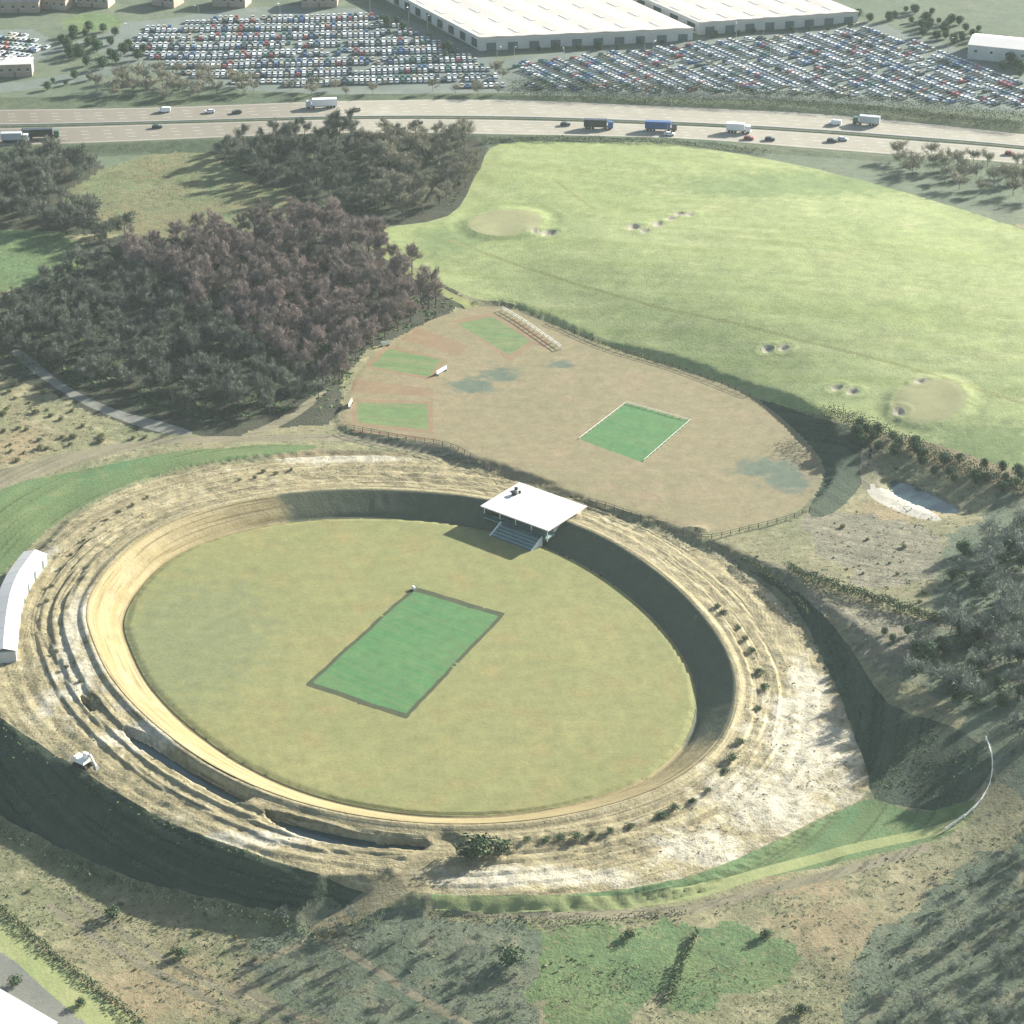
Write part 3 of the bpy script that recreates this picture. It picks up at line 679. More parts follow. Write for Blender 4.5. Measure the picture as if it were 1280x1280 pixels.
plant_wood([(150,330),(240,300),(360,278),(440,293),(520,342),(572,378),(500,410),(447,448),(425,490),(360,470),(250,400)], 6.7, BROWN, .65, 1.1, 'bare brown tree crowded in the wood beside the practice squares', 'brown wood trees')
plant_wood([(-60,420),(20,385),(120,318),(160,335),(250,400),(360,472),(415,500),(330,520),(230,515),(110,490),(0,440),(-60,450)], 7.8, GREY, .7, 1.15, 'bare grey tree on the shaded side of the wood by the grey lane', 'grey wood trees')
plant_wood([(450,164),(585,172),(605,205),(570,256),(500,276),(470,272),(440,230)], 8.0, COPSE, .65, 1.15, 'bare grey green tree in the copse beside the golf grass', 'copse trees')
plant_wood([(262,196),(330,168),(450,164),(440,230),(470,272),(420,266),(330,232)], 7.6, DCOPSE, .65, 1.15, 'dark bare tree in the copse beside the rough meadow', 'dark copse trees')
plant_wood([(-70,210),(0,200),(110,194),(125,222),(75,250),(165,300),(150,318),(60,285),(-70,280)], 8.0, STRIPT, .8, 1.4, 'dark bare tree in the strip beside the rough meadow', 'meadow strip trees')
plant_wood([(1190,700),(1280,640),(1340,640),(1340,960),(1270,945),(1200,885),(1125,835),(1180,790)], 8.0, THORN, .8, 1.6, 'pale grey thorn tree on the slope above the grassy hollow', 'slope trees', keep=.8)
plant_wood([(1190,700),(1280,640),(1340,640),(1340,940),(1270,930),(1200,880),(1130,840),(1190,790)], 7.6, EVER, .45, 1.0, 'dark green tree on the slope above the grassy hollow', 'slope evergreens', keep=.7)
plant_wood([(1100,790),(1180,785),(1190,830),(1130,850)], 7.0, EVER, .4, .7, 'dark green bush tree at the end of the straight hedge', 'hedge end trees', keep=.8)
plant_wood([(1140,1120),(1290,1040),(1340,1040),(1340,1300),(1080,1300)], 5.0, THORN, .3, .75, 'low grey thorn tree in the tangled thicket below the hollow', 'thicket trees', keep=.75)
plant_wood([(345,1150),(470,1140),(560,1150),(690,1200),(660,1240),(640,1290),(420,1290),(330,1215)], 6.0, THORN, .3, .65, 'low grey thorn tree among the rough heaps under the concourse', 'rough ground thorns', keep=.8)
plant_wood([(100,112),(170,90),(300,98),(330,112),(310,124),(120,128)], 9.5, HEDGET, .9, 1.3, 'bare tree on the motorway verge before the car park', 'verge trees')
plant_wood([(1120,195),(1200,200),(1300,212),(1300,262),(1200,240),(1120,215)], 9.5, HEDGET, .8, 1.3, 'grey tree on the verge between motorway and golf course edge', 'golf verge trees')
plant_wood([(1050,528),(1110,545),(1290,596),(1290,624),(1180,600),(1080,562)], 4.6, EVER, .45, .8, 'dense dark tree in the hedge under the golf course', 'golf hedge trees', keep=.85)
plant_wood([(60,60),(150,50),(190,60),(170,84),(120,88),(90,80)], 10.0, EVER, .7, 1.1, 'dark green tree beside the town road', 'town trees')
plant_wood([(460,12),(590,70),(560,74),(440,24)], 9.0, EVER, .5, .9, 'dark green tree at the foot of the long warehouse side', 'warehouse trees', keep=.8)
plant_wood([(70,44),(130,36),(160,40),(120,70),(80,70)], 8.0, EVER, .6, 1.0, 'dark green tree between the small lot and the level rows', 'lot edge trees', keep=.85)
plant_wood([(600,76),(626,82),(664,116),(640,116)], 7.0, HEDGET, .6, 1.0, 'bare tree between the two big car parks', 'divider trees', keep=.8)
plant_wood([(0,88),(150,96),(200,104),(100,112),(0,122)], 11.0, EVER, .4, .8, 'dark green bush tree between town road and motorway', 'roadside trees', keep=.7)
plant_wood([(600,70),(640,76),(860,54),(1070,36),(1070,31),(860,48),(640,66)], 7.0, EVER, .35, .6, 'small dark tree in the planting before the warehouses', 'warehouse planting', keep=.7)
plant_wood([(340,110),(640,112),(640,119),(340,122)], 10.0, HEDGET, .6, 1.0, 'small bare tree in the hedge below the level car rows', 'hedge trees', keep=.7)
plant_wood([(1060,22),(1200,60),(1280,104),(1280,60),(1150,12)], 7.5, EVER, .5, .95, 'dark green tree beyond the crowded car park', 'far car park trees', keep=.8)
for px, py, s in [(602,1066,3.6),(584,1070,2.0),(626,1066,2.2),(660,1052,.9),(682,1052,1.0),(702,1050,1.1),(722,1048,1.2),(742,1045,1.0),(762,1040,.9),(788,1034,1.0),(826,1020,1.1),(842,1014,1.2),(866,1002,.9),(884,990,.9),
                  (905,966,1.0),(916,950,1.3),(926,930,1.1),(948,888,.9),(956,862,1.2),(948,842,1.2),(940,815,1.0),(932,800,1.0),(922,786,.9),(905,768,1.2),(896,760,1.0)]:
    q = at(px, py); plant(BUSH, q.x, q.y, s*.95, 'dark evergreen shrub in the row round the soil concourse', 'shrub', 'concourse shrubs', .8, q.z)
for px, py, s in [(60,752,.9),(66,732,.8),(76,712,.8),(88,694,.7),(104,676,.7),(118,662,.7),(134,650,.7),(150,640,.8),(165,632,.8),(185,622,.7),(320,598,1.0),(330,590,1.0),(345,592,1.0),(300,600,.8),(365,588,.8),(72,815,.9),(84,835,.8),(100,852,.8),(112,880,1.0)]:
    q = at(px, py); plant(OLIVE, q.x, q.y, s*.8, 'olive shrub on the terraced earth above the white shed', 'shrub', 'terrace shrubs', .8, q.z)
for px, py, s, lb in [(640,1205,2.2,'large dark thorn clump on the rough ground beside the green pasture'),(788,1172,1.2,'round dark bush at the top edge of the green pasture'),
                  (957,1172,1.2,'round dark bush beside the bare sandy patch'),(140,1148,1.6,'dark bush in the rough strip below the shaded bank'),(225,1195,1.3,'green bush among the dry grass above the wheel tracks'),
                  (1000,1268,1.4,'dark bush among pale rubble at the thicket edge'),(102,1256,1.1,'small round tree on the verge next to the white roof'),(20,1230,1.3,'bushy tree behind the white roof by the grey road')]:
    q = at(px, py); plant(BUSH, q.x, q.y, s, lb, 'bush', None, 1.0, q.z)

plant_wood([(-40,475),(20,470),(60,490),(120,525),(200,545),(100,560),(0,585),(-40,590)], 5.5, OLIVE, .5, 1.2, 'olive bush in the scrub between grey lane and gravel lane', 'lane scrub bushes', 'bush', keep=.6, sz=.8)
plant_wood([(20,1090),(120,1120),(300,1170),(340,1230),(300,1280),(200,1230),(60,1150)], 7.0, OLIVE, .3, .8, 'small olive bush on the dry strip above the clipped hedge', 'dry strip bushes', 'bush', keep=.4, sz=.8)
plant_wood([(920,700),(1000,665),(1060,655),(1170,690),(1170,770),(1080,740),(1000,705)], 8.0, OLIVE, .3, .9, 'small olive bush on the churned ground by the straight hedge', 'churned ground bushes', 'bush', keep=.5, sz=.8)
# ------------------------------------------------------------------ tufts, brambles and dry stalks nobody could count
def tufts(name, polys, n, mat, smin, smax, label, seed, blades=5, clump=.12, thr=0.0):
    r = np.random.RandomState(seed); V = []; T = []; tot = 0
    area = [abs(np.cross(p-p[0], np.roll(p, -1, 0)-p[0]).sum())/2 for p in polys]
    for p, a in zip(polys, area):
        k = int(n*a/sum(area)); lo, hi = p.min(0), p.max(0)
        q = lo+r.rand(k*3, 2)*(hi-lo); q = q[inside(p, q[:, 0], q[:, 1])]
        q = q[(vnoise(q[:, 0]+seed*7, q[:, 1], clump)+vnoise(q[:, 0], q[:, 1]+seed, clump*3)*.5) > thr][:k]
        z = height(q[:, 0], q[:, 1])
        for b in range(blades):
            s = smin+(smax-smin)*r.rand(len(q))**2
            a1 = r.rand(len(q))*6.283; off = (r.rand(len(q), 2)-.5)*s[:, None]*1.2
            bx, by = q[:, 0]+off[:, 0], q[:, 1]+off[:, 1]; w = s*.5
            lean = (r.rand(len(q), 2)-.5)*s[:, None]*2.2
            A = np.stack([bx-np.cos(a1)*w, by-np.sin(a1)*w, z-.05], -1); B = np.stack([bx+np.cos(a1)*w, by+np.sin(a1)*w, z-.05], -1)
            C = np.stack([bx+lean[:, 0], by+lean[:, 1], z+s*(.18+.35*r.rand(len(q)))], -1)
            V.append(np.stack([A, B, C], 1).reshape(-1, 3))
    V = np.concatenate(V); T = np.arange(len(V)).reshape(-1, 3)
    o = mesh_np(name, V, T, M[mat], smooth=False); return tag(o, label, 'undergrowth', kind='stuff')
SCRUB_B = PP([(-60,1050),(90,1080),(200,1120),(330,1150),(470,1150),(560,1145),(850,1140),(1000,1105),(1100,1075),(1200,1050),(1340,1010),(1340,1300),(200,1300),(60,1180),(-60,1120)])
SCRUB_L = PP([(-60,470),(0,480),(60,490),(120,520),(200,540),(150,548),(0,580),(-60,590)])
SCRUB_R = PP([(905,690),(1000,660),(1060,650),(1100,600),(1200,640),(1280,640),(1180,700),(1180,780),(1100,860),(1060,800),(1000,740)])
tufts('bramble', [SCRUB_B, SCRUB_L, SCRUB_R], 1200, 'tuft_dark', .3, .9, 'dark low brambles spread over the rough ground round the bowl', 3, 5, .12, .02)
tufts('dry_grass', [SCRUB_B, SCRUB_L, SCRUB_R], 7000, 'tuft_dry', .15, .45, 'pale dry grass clumps spread over the rough ground round the bowl', 4, 4, .1, 0)
tufts('grass_tufts', [SCRUB_B, SCRUB_L, PP([(80,245),(140,205),(250,190),(330,230),(400,270),(300,290),(180,300),(110,280)]), PP([(-60,300),(70,290),(120,320),(60,350),(-60,370)]), PP([(690,1180),(780,1165),(960,1175),(990,1200),(840,1265),(690,1240)])], 8000, 'tuft_green', .15, .5, 'green grass tufts over the rough pastures and meadow', 5, 4, .1, 0)
tufts('concourse_weeds', [PP([(560,1060),(760,1045),(880,990),(940,900),(920,780),(960,800),(1000,900),(960,1000),(850,1060),(600,1090)]), PP([(60,900),(250,1000),(420,1060),(380,1075),(200,1010),(40,910)]), PP([(160,625),(300,585),(450,580),(560,590),(450,600),(300,605)])], 900, 'tuft_dark', .2, .6, 'scattered weeds and clods on the bare soil concourse', 6, 4, .15, .05)
tufts('wood_undergrowth', [PP([(-60,420),(120,310),(360,275),(575,378),(447,450),(420,510),(230,530),(0,450)]), PP([(265,195),(330,168),(480,163),(585,172),(570,258),(420,268)]), PP([(1190,700),(1280,640),(1340,640),(1340,960),(1200,885),(1125,835)])], 5000, 'tuft_green', .4, 1.5, 'tangled undergrowth between the trunks of the bare woods', 8, 5, .1, -.1)
def hedge(pts, w, h, label, name='hedge', seed=1, dens=9.0):
    """a hedge along ground points: stems and many small leaves"""
    r = random.Random(seed); p = spline(pts, False, 6); lf = MB(); st = MB(); mid = p[len(p)//2]; o0 = Vector((mid[0], mid[1], H1(*mid)))
    zz = height(p[:, 0], p[:, 1])
    for a, b, za, zb in zip(p[:-1], p[1:], zz[:-1], zz[1:]):
        L = float(np.linalg.norm(b-a)); n = int(L*dens*w*h*2)
        hh = h*(.7+.6*r.random())
        for k in range(n):
            t = r.random(); c = Vector((a[0]+(b[0]-a[0])*t+r.gauss(0, w*.3), a[1]+(b[1]-a[1])*t+r.gauss(0, w*.3), za+(zb-za)*t+hh*r.random()**.7))-o0
            d = rv(r).normalized(); u = d.orthogonal().normalized()*.2; v = d.cross(u).normalized()*.2
            lf.add([c-u, c+v, c+u, c-v], [(0, 1, 2, 3)])
        st.tube(Vector((a[0], a[1], za-.2))-o0, Vector((a[0]+r.uniform(-.2, .2), a[1], za+h*.6))-o0, .06, .03, 4, cap=False)
    root = empty(name, o0); st.obj('stem', M['bark'], root)['kind'] = 'stuff'; lf.obj('foliage', M['hedge'], root)['kind'] = 'stuff'
    return tag(root, label, 'hedge')
tufts('soil_clods', [PP([(20,690),(90,640),(200,600),(330,575),(560,585),(640,605),(560,600),(330,605),(200,640),(120,700),(80,780),(100,860),(200,940),(330,1010),(540,1060),(540,1100),(400,1080),(200,1005),(60,920),(0,880),(0,740)]), PP([(700,1060),(850,1010),(930,920),(930,800),(1020,850),(1075,975),(930,1050),(760,1105)])], 2600, 'tuft_clod', .15, .6, 'loose clods and rubbish strewn over the bare earth terraces', 10, 4, .2, .03)
hedge(PP([(-40,1110),(0,1136),(40,1170),(90,1212),(140,1250),(185,1290)]), 1.6, 1.1, 'dark clipped hedge between the rough strip and mown verge', seed=2)
hedge(PP([(-30,1018),(0,1036),(100,1088),(200,1118),(300,1143),(400,1168),(480,1150)]), 4.0, 1.5, 'tangled bramble hedge along the foot of the dark bank', seed=14, dens=1.6)
hedge(PP([(540,1142),(640,1152),(760,1150),(860,1140)]), 2.4, .8, 'low straggling bramble line above the green pasture', seed=15, dens=2.0)
hedge(PP([(872,1166),(860,1190),(848,1222),(838,1252)]), 1.2, 1.6, 'narrow dark hedge dividing the two green pastures', seed=3)
hedge(PP([(985,712),(1020,728),(1080,748),(1140,768),(1182,780)]), 2.2, 2.4, 'long straight dark hedge beside the pale lane east of bowl', seed=4)
hedge(PP([(1030,522),(1060,530),(1100,546),(1150,566),(1210,590),(1290,622)]), 5.0, 3.6, 'thick dark hedge along the foot of the golf course', seed=12, dens=1.8)
hedge(PP([(925,700),(950,712),(985,742),(1010,770)]), 1.2, 1.3, 'low dark hedge curving along the top of shaded cutting', seed=5)
MV = lambda c, dy: PP([(a, b+dy) for a, b in c if -60 <= a <= 1300])
tufts('bank_grass', [PP([(0,900),(100,965),(250,1050),(440,1108),(380,1135),(200,1100),(0,1010)]), PP([(960,725),(1040,850),(1085,980),(1190,1005),(1230,950),(1110,885),(1010,755)])], 3500, 'tuft_green', .2, .7, 'rank grass on the shaded outer banks', 9, 4, .15, -.05)
hedge(MV(UP_T, -6)[3:], 5.0, 3.0, 'long overgrown hedge along the far side of the motorway', seed=6, dens=1.6)
hedge(PP([(640,108),(760,113),(900,116),(1060,128),(1180,140),(1290,152)]), 6.0, 3.4, 'thick grey green hedge closing off the big car park', seed=7, dens=1.4)
hedge(PP([(600,180),(640,176),(740,176),(850,180),(960,192)]), 2.5, 1.6, 'thin dark hedge between motorway and the golf grass', seed=8, dens=3)

# ------------------------------------------------------------------ pond
o = mesh_np('pond', np.array([(x, y, 4.75) for x, y in POND]), np.array([list(range(len(POND)))]), M['water'], smooth=False); o['kind'] = 'structure'

for t in TRENCH:
    o = mesh_np('ditch_water', np.array([(x, y, 1.55) for x, y in grow(t, -.3)]), np.array([list(range(len(t)))]), M['water'], smooth=False); o['kind'] = 'structure'
# ------------------------------------------------------------------ pavilion between bowl and nursery field
def quad_frame(pl, pr, z):
    a = W(*pl, z); b = W(*pr, z); d = b-a; return Vector((a[0], a[1], 0)), math.atan2(d[1], d[0]), float(np.linalg.norm(d))
ROOF_Z = 5.2
a_, ang_, LW = quad_frame((604, 632), (694, 665), ROOF_Z)
c_ = W(643, 598, ROOF_Z); dep = abs(-(c_[0]-a_.x)*math.sin(ang_)+(c_[1]-a_.y)*math.cos(ang_))
dep = max(12, min(dep, 24))*.88; LW *= .9
pav = empty('pavilion', (a_.x, a_.y, 2.2), ang_)
rz = ROOF_Z-2.2
mb = MB(); mb.hexa([(-.6,-.6,rz-.35),(LW+.6,-.6,rz-.35),(LW+.6,dep+.6,rz+.15),(-.6,dep+.6,rz+.15)], [(-.6,-.6,rz),(LW+.6,-.6,rz),(LW+.6,dep+.6,rz+.5),(-.6,dep+.6,rz+.5)])
roof = mb.obj('roof', M['white'], pav)
nseam = 9; seam = MB().hexa([(-.05,-.5,0),(.05,-.5,0),(.05,dep+.5,.5),(-.05,dep+.5,.5)], [(-.05,-.5,.09),(.05,-.5,.09),(.05,dep+.5,.59),(-.05,dep+.5,.59)]).mesh('seam', M['white'])
for k in range(nseam):
    o = bpy.data.objects.new('seam', seam); col.objects.link(o); o.parent = roof; o.location = (LW*(k+.5)/nseam, 0, rz+.005)
for x, y, r_, h_ in [(LW*.13, dep*.62, .75, .9), (LW*.07, dep*.78, .45, .7), (LW*.16, dep*.72, .35, .6)]:
    v = MB().tube((x, y, rz+.1), (x, y, rz+.3+h_), r_, r_, 10); v.tube((x, y, rz+.3+h_), (x, y, rz+.55+h_), r_*1.4, r_*.5, 10)
    v.obj('vent', M['dark'], roof)
MB().box(.8, LW-.8, 4.2, dep-.4, -1.5, rz-.38).obj('wall', M['wall'], pav)
for k in range(6):
    x0 = 1.2+k*(LW-2.4)/6
    wdw = MB().box(x0+.15, x0+(LW-2.4)/6-.15, 4.05, 4.19, .4, rz-1.2).obj('window', M['glass'], pav)
    MB().box(x0-.02, x0+.12, 3.95, 4.19, .2, rz-1).obj('frame', M['white2'], wdw)
for k in range(5):
    x0 = .3+k*(LW-.6)/4; MB().tube((x0, .2, -1.2), (x0, .2, rz-.36), .16, .16, 8).obj('column', M['white2'], pav)
deck = MB().box(.4, LW-.4, -.4, 4.2, -.6, -.25).obj('balcony', M['teal'], pav)
MB().box(.4, LW-.4, -.5, -.42, -.25, .75).obj('balustrade', M['glass'], deck)
for k in range(5):   # stepped seating running down the bank
    y1 = -.5-k*1.15; MB().box(LW*.30, LW*.92, y1-1.15, y1, -4.4, -.65-k*.42).obj('seating_step', M['teal'], pav); MB().box(LW*.32, LW*.90, y1-.55, y1-.1, -.64-k*.42, -.3-k*.42).obj('seat_row', M['darkwall'], pav)
for x in (LW*.30-.35, LW*.92):
    MB().hexa([(x,-6.4,-4.6),(x+.35,-6.4,-4.6),(x+.35,-.45,-4.6),(x,-.45,-4.6)], [(x,-6.4,-2.6),(x+.35,-6.4,-2.6),(x+.35,-.45,.3),(x,-.45,.3)]).obj('side_wall', M['white2'], pav)
tag(pav, 'pavilion with broad flat white roof on the rim of the bowl', 'pavilion')

# ------------------------------------------------------------------ long white shed on the left terrace
shed = empty('white_shed', (*P(12, 760)[0], H1(*P(12, 760)[0])))
cl = spline([W(a, b, 6.2) for a, b in [(44,688),(24,715),(12,745),(6,785),(4,812)]], False, 2)
o0 = shed.location
nrm = []
for i in range(len(cl)):
    d = cl[min(i+1, len(cl)-1)]-cl[max(i-1, 0)]; d /= np.linalg.norm(d); nrm.append(np.array([-d[1], d[0]]))
for i in range(len(cl)-1):
    a, b, na, nb = cl[i], cl[i+1], nrm[i], nrm[i+1]; hw = 3.1; z0 = 2.0-o0.z; e = 5.4-o0.z; rdg = 6.4-o0.z
    q = lambda p, n, s_, z: (p[0]+n[0]*s_-o0.x, p[1]+n[1]*s_-o0.y, z)
    bb = a+(b-a)*.985
    MB().hexa([q(a,na,-hw,z0),q(bb,nb,-hw,z0),q(bb,nb,hw,z0),q(a,na,hw,z0)], [q(a,na,-hw,e-.02),q(bb,nb,-hw,e-.02),q(bb,nb,hw,e-.02),q(a,na,hw,e-.02)]).obj('wall', M['wall'], shed)
    for s_ in (-1, 1):
        lo = [q(a,na,s_*(hw+.4),e-.1),q(bb,nb,s_*(hw+.4),e-.1),q(bb,nb,0,rdg),q(a,na,0,rdg)]
        if s_ > 0: lo = lo[::-1]
        MB().hexa(lo, [(x, y, z+.14) for x, y, z in lo]).obj('roof_panel', M['white'], shed)
    dr = MB().hexa([q(a+(b-a)*.4,na,hw,z0),q(a+(b-a)*.6,na,hw,z0),q(a+(b-a)*.6,na,hw+.12,z0),q(a+(b-a)*.4,na,hw+.12,z0)], [q(a+(b-a)*.4,na,hw,z0+3),q(a+(b-a)*.6,na,hw,z0+3),q(a+(b-a)*.6,na,hw+.12,z0+3),q(a+(b-a)*.4,na,hw+.12,z0+3)])
    dr.obj('door', M['darkwall'], shed)
tag(shed, 'long curved white roofed shed on the earth terraces', 'shed')

# ------------------------------------------------------------------ excavator on the edge of the shaded bank
q = at(104, 957); ex = empty('excavator', q, R(-35))
for s_ in (-1, 1):
    tm = MB(); tm.hexa([(-1.9,s_*1.1-.3,0),(1.9,s_*1.1-.3,0),(2.3,s_*1.1-.3,.5),(1.9,s_*1.1-.3,.95),(-1.9,s_*1.1-.3,.95),(-2.3,s_*1.1-.3,.5)],
                       [(-1.9,s_*1.1+.3,0),(1.9,s_*1.1+.3,0),(2.3,s_*1.1+.3,.5),(1.9,s_*1.1+.3,.95),(-1.9,s_*1.1+.3,.95),(-2.3,s_*1.1+.3,.5)])
    tm.obj('track', M['dark'], ex)
MB().tube((0,0,.7), (0,0,1.15), .8, .8, 12).obj('turntable', M['steel'], ex)
MB().box(-2.3, 1.4, -1.25, 1.25, 1.16, 2.1, taper=.08).obj('body', M['white2'], ex)
MB().box(-2.2, -.9, -1.15, 1.15, 2.1, 2.5, taper=.15).obj('engine_cover', M['white2'], ex)
cab = MB().box(-.3, 1.4, .25, 1.22, 2.11, 3.5, taper=.12).obj('cab', M['white2'], ex)
MB().box(.0, 1.36, 1.19, 1.24, 2.5, 3.3).obj('window', M['glass'], cab); MB().box(1.34, 1.42, .4, 1.1, 2.4, 3.3).obj('window', M['glass'], cab)
MB().hexa([(1.2,-.6,1.6),(3.4,-.6,4.2),(3.2,-.6,4.7),(.9,-.6,2.1)], [(1.2,-.2,1.6),(3.4,-.2,4.2),(3.2,-.2,4.7),(.9,-.2,2.1)]).obj('boom', M['white2'], ex)
MB().hexa([(3.1,-.56,4.6),(3.5,-.56,4.5),(5.0,-.56,2.0),(4.7,-.56,1.9)], [(3.1,-.24,4.6),(3.5,-.24,4.5),(5.0,-.24,2.0),(4.7,-.24,1.9)]).obj('arm', M['white2'], ex)
MB().hexa([(4.6,-.9,2.1),(5.1,-.9,2.0),(5.3,-.9,1.0),(4.5,-.9,.8),(4.2,-.9,1.3)], [(4.6,.1,2.1),(5.1,.1,2.0),(5.3,.1,1.0),(4.5,.1,.8),(4.2,.1,1.3)]).obj('bucket', M['steel'], ex)
tag(ex, 'white tracked excavator on the edge of the dark bank', 'excavator')

# ------------------------------------------------------------------ buildings
def box_house(name, px, py, w, d, h, rz_, roofmat, wallmat, label, cat='house', nwin=4, pitch=.5, group=None):
    q = at(px, py); r_ = empty(name, (q.x, q.y, q.z), rz_)
    MB().box(-w/2, w/2, -d/2, d/2, -1, h).obj('wall', M[wallmat], r_)
    rh = d*pitch*.5; e = .35
    rf = MB(); rf.hexa([(-w/2-e,-d/2-e,h+.01),(-w/2-e,d/2+e,h+.01),(-w/2-e,0,h+rh+.1)], [(w/2+e,-d/2-e,h+.01),(w/2+e,d/2+e,h+.01),(w/2+e,0,h+rh+.1)])
    ro = rf.obj('roof', M[roofmat], r_)
    if cat == 'house': MB().box(-w*.3-.3, -w*.3+.3, -.3, .3, h+rh*.5, h+rh+.9).obj('chimney', M['brick'], ro)
    for k in range(nwin):
        x = -w/2+w*(k+.5)/nwin
        wd = MB().box(x-.6, x+.6, -d/2-.06, -d/2+.05, h*.5-.3, h*.5+.9).obj('window', M['glass'], r_)
        MB().box(x-.72, x+.72, -d/2-.12, -d/2-.0, h*.5-.45, h*.5-.32).obj('sill', M['white2'], wd)
    MB().box(-.5, .5, -d/2-.08, -d/2+.05, 0, 2.0).obj('door', M['darkwall'], r_)
    return tag(r_, label, cat, group)
def warehouse(fl, fr, back, h, label, nbay, nside, name='warehouse'):
    A = P(*fl)[0]; B = P(*fr)[0]; u = B-A; LWd = float(np.linalg.norm(u)); v = np.array(back, float)
    z0 = min(H1(*A), H1(*B)); r_ = empty(name, (A[0], A[1], z0))
    pt = lambda s_, t_, z: (u[0]*s_+v[0]*t_, u[1]*s_+v[1]*t_, z)
    MB().hexa([pt(0,0,-2),pt(1,0,-2),pt(1,1,-2),pt(0,1,-2)], [pt(0,0,h),pt(1,0,h),pt(1,1,h),pt(0,1,h)]).obj('wall', M['wall'], r_)
    e = .006; rf = MB(); nb = 6; rp_ = None
    for k in range(nb):      # low saw of shallow pitched bays
        s0, s1 = k/nb, (k+1)/nb; sm = (s0+s1)/2
        pan = MB().hexa([pt(s0,-e,h+.02),pt(sm,-e,h+.02),pt(s1,-e,h+.02),pt(s1,1+e,h+.02),pt(sm,1+e,h+.02),pt(s0,1+e,h+.02)], [pt(s0,-e,h+.35),pt(sm,-e,h+.8),pt(s1,-e,h+.35),pt(s1,1+e,h+.35),pt(sm,1+e,h+.8),pt(s0,1+e,h+.35)])
        pan.f = [f for f in pan.f if len(f) != 6]+[(6,7,10,11),(7,8,9,10)]; pan.m = [0]*len(pan.f)
        ro = pan.obj('roof_bay', M['roofpale'], r_)
        for j in range(4):
            t0 = .03+j*.12; sl = MB(); sa, sb = s0+(s1-s0)*.16, s0+(s1-s0)*.26; za = h+.35+.45*.32; zb = h+.35+.45*.52
            sl.hexa([pt(sa,t0,za+.02),pt(sb,t0,zb+.02),pt(sb,t0+.05,zb+.02),pt(sa,t0+.05,za+.02)], [pt(sa,t0,za+.12),pt(sb,t0,zb+.12),pt(sb,t0+.05,zb+.12),pt(sa,t0+.05,za+.12)])
            sl.obj('roof_light', M['skylight'], ro)
    un = np.array([u[1], -u[0]])/LWd; vn = v/np.linalg.norm(v); vl = float(np.linalg.norm(v)); ln = np.array([-vn[1], vn[0]])
    if ln @ u > 0: ln = -ln
    for k in range(nbay):
        s0 = (k+.3)/nbay; s1 = (k+.75)/nbay; of = un*.15
        MB().hexa([(*(u*s0)[:2], .0),(*(u*s1)[:2], .0),(*(u*s1+of), .0),(*(u*s0+of), .0)], [(*(u*s0)[:2], 3.6),(*(u*s1)[:2], 3.6),(*(u*s1+of), 3.6),(*(u*s0+of), 3.6)]).obj('loading_door', M['darkwall'], r_)
    for k in range(nside):
        t0 = (k+.25)/nside; t1 = (k+.7)/nside; of = ln*.15
        MB().hexa([(*(v*t0), 1.0),(*(v*t0+of), 1.0),(*(v*t1+of), 1.0),(*(v*t1), 1.0)], [(*(v*t0), h-1.2),(*(v*t0+of), h-1.2),(*(v*t1+of), h-1.2),(*(v*t1), h-1.2)]).obj('window', M['glass'], r_)
    for of, a, b, nm in ((un, np.zeros(2), u, 'parapet'), (ln, np.zeros(2), v, 'parapet')):
        q = lambda p, o_, z: (p[0]+of[0]*o_, p[1]+of[1]*o_, z)
        lo = [q(a,.02,h-1.0),q(b,.02,h-1.0),q(b,.5,h-1.0),q(a,.5,h-1.0)]
        MB().hexa(lo, [(x, y, h+.55) for x, y, _ in lo]).obj(nm, M['white'], r_)
    return tag(r_, label, 'warehouse')
warehouse((600, 64), (866, 50), (-75, 135), 6.0, 'huge pale roofed warehouse with windows along its shaded side', 10, 14)
warehouse((874, 44), (1072, 27), (-70, 125), 5.6, 'pale roofed warehouse next to the crowded car park', 8, 10)
box_house('supply_building', 1262, 70, 34, 18, 6, R(-20), 'white', 'wall', 'white roofed building beyond the right hand car park trees', 'building', 5, .18)
TOWN = [(26,12,'greyroof','grey slate'),(70,8,'redroof','broad red roofed'),(120,6,'white','white roofed'),(210,5,'greyroof','long grey roofed'),(290,5,'redroof','far red roofed'),(400,5,'white','far white roofed'),(20,92,'white','white flat')]
PLACE = ['at the corner of town','next to the white roofed one','by the strip of lawn','above the rows of cars','with trees to its side','near the warehouse shade','beside the bend in the town road']
for (px, py, rm, nm), pl in zip(TOWN, PLACE):
    box_house('house', px, py, rng.uniform(12, 20), rng.uniform(8, 11), rng.uniform(4.5, 6), rng.uniform(-.5, .4), rm, 'brick', nm+' house '+pl, 'house', 4, .55 if rm != 'white' else .2)
q = at(30, 1275); cb = empty('corner_building', (q.x-7, q.y-6, q.z), R(-38))
MB().box(-14, 12, -9, 9, -1, 4.4).obj('wall', M['wall'], cb)
rf = MB(); rf.hexa([(-14.5,-9.5,4.42),(-14.5,9.5,4.42),(-14.5,0,5.6)], [(12.5,-9.5,4.42),(12.5,9.5,4.42),(12.5,0,5.6)])
ro = rf.obj('roof', M['white'], cb)
for k in range(8): MB().hexa([(-13+k*3.2,-9.3,4.48),(-12.9+k*3.2,-9.3,4.48),(-12.9+k*3.2,0,5.62),(-13+k*3.2,0,5.62)], [(-13+k*3.2,-9.3,4.56),(-12.9+k*3.2,-9.3,4.56),(-12.9+k*3.2,0,5.7),(-13+k*3.2,0,5.7)]).obj('seam', M['white'], ro)
for k in range(5): MB().box(-12+k*5, -9.5+k*5, 8.95, 9.08, 1.2, 3.2).obj('window', M['glass'], cb)
tag(cb, 'white roofed building beside the grey road and mown verge', 'building')

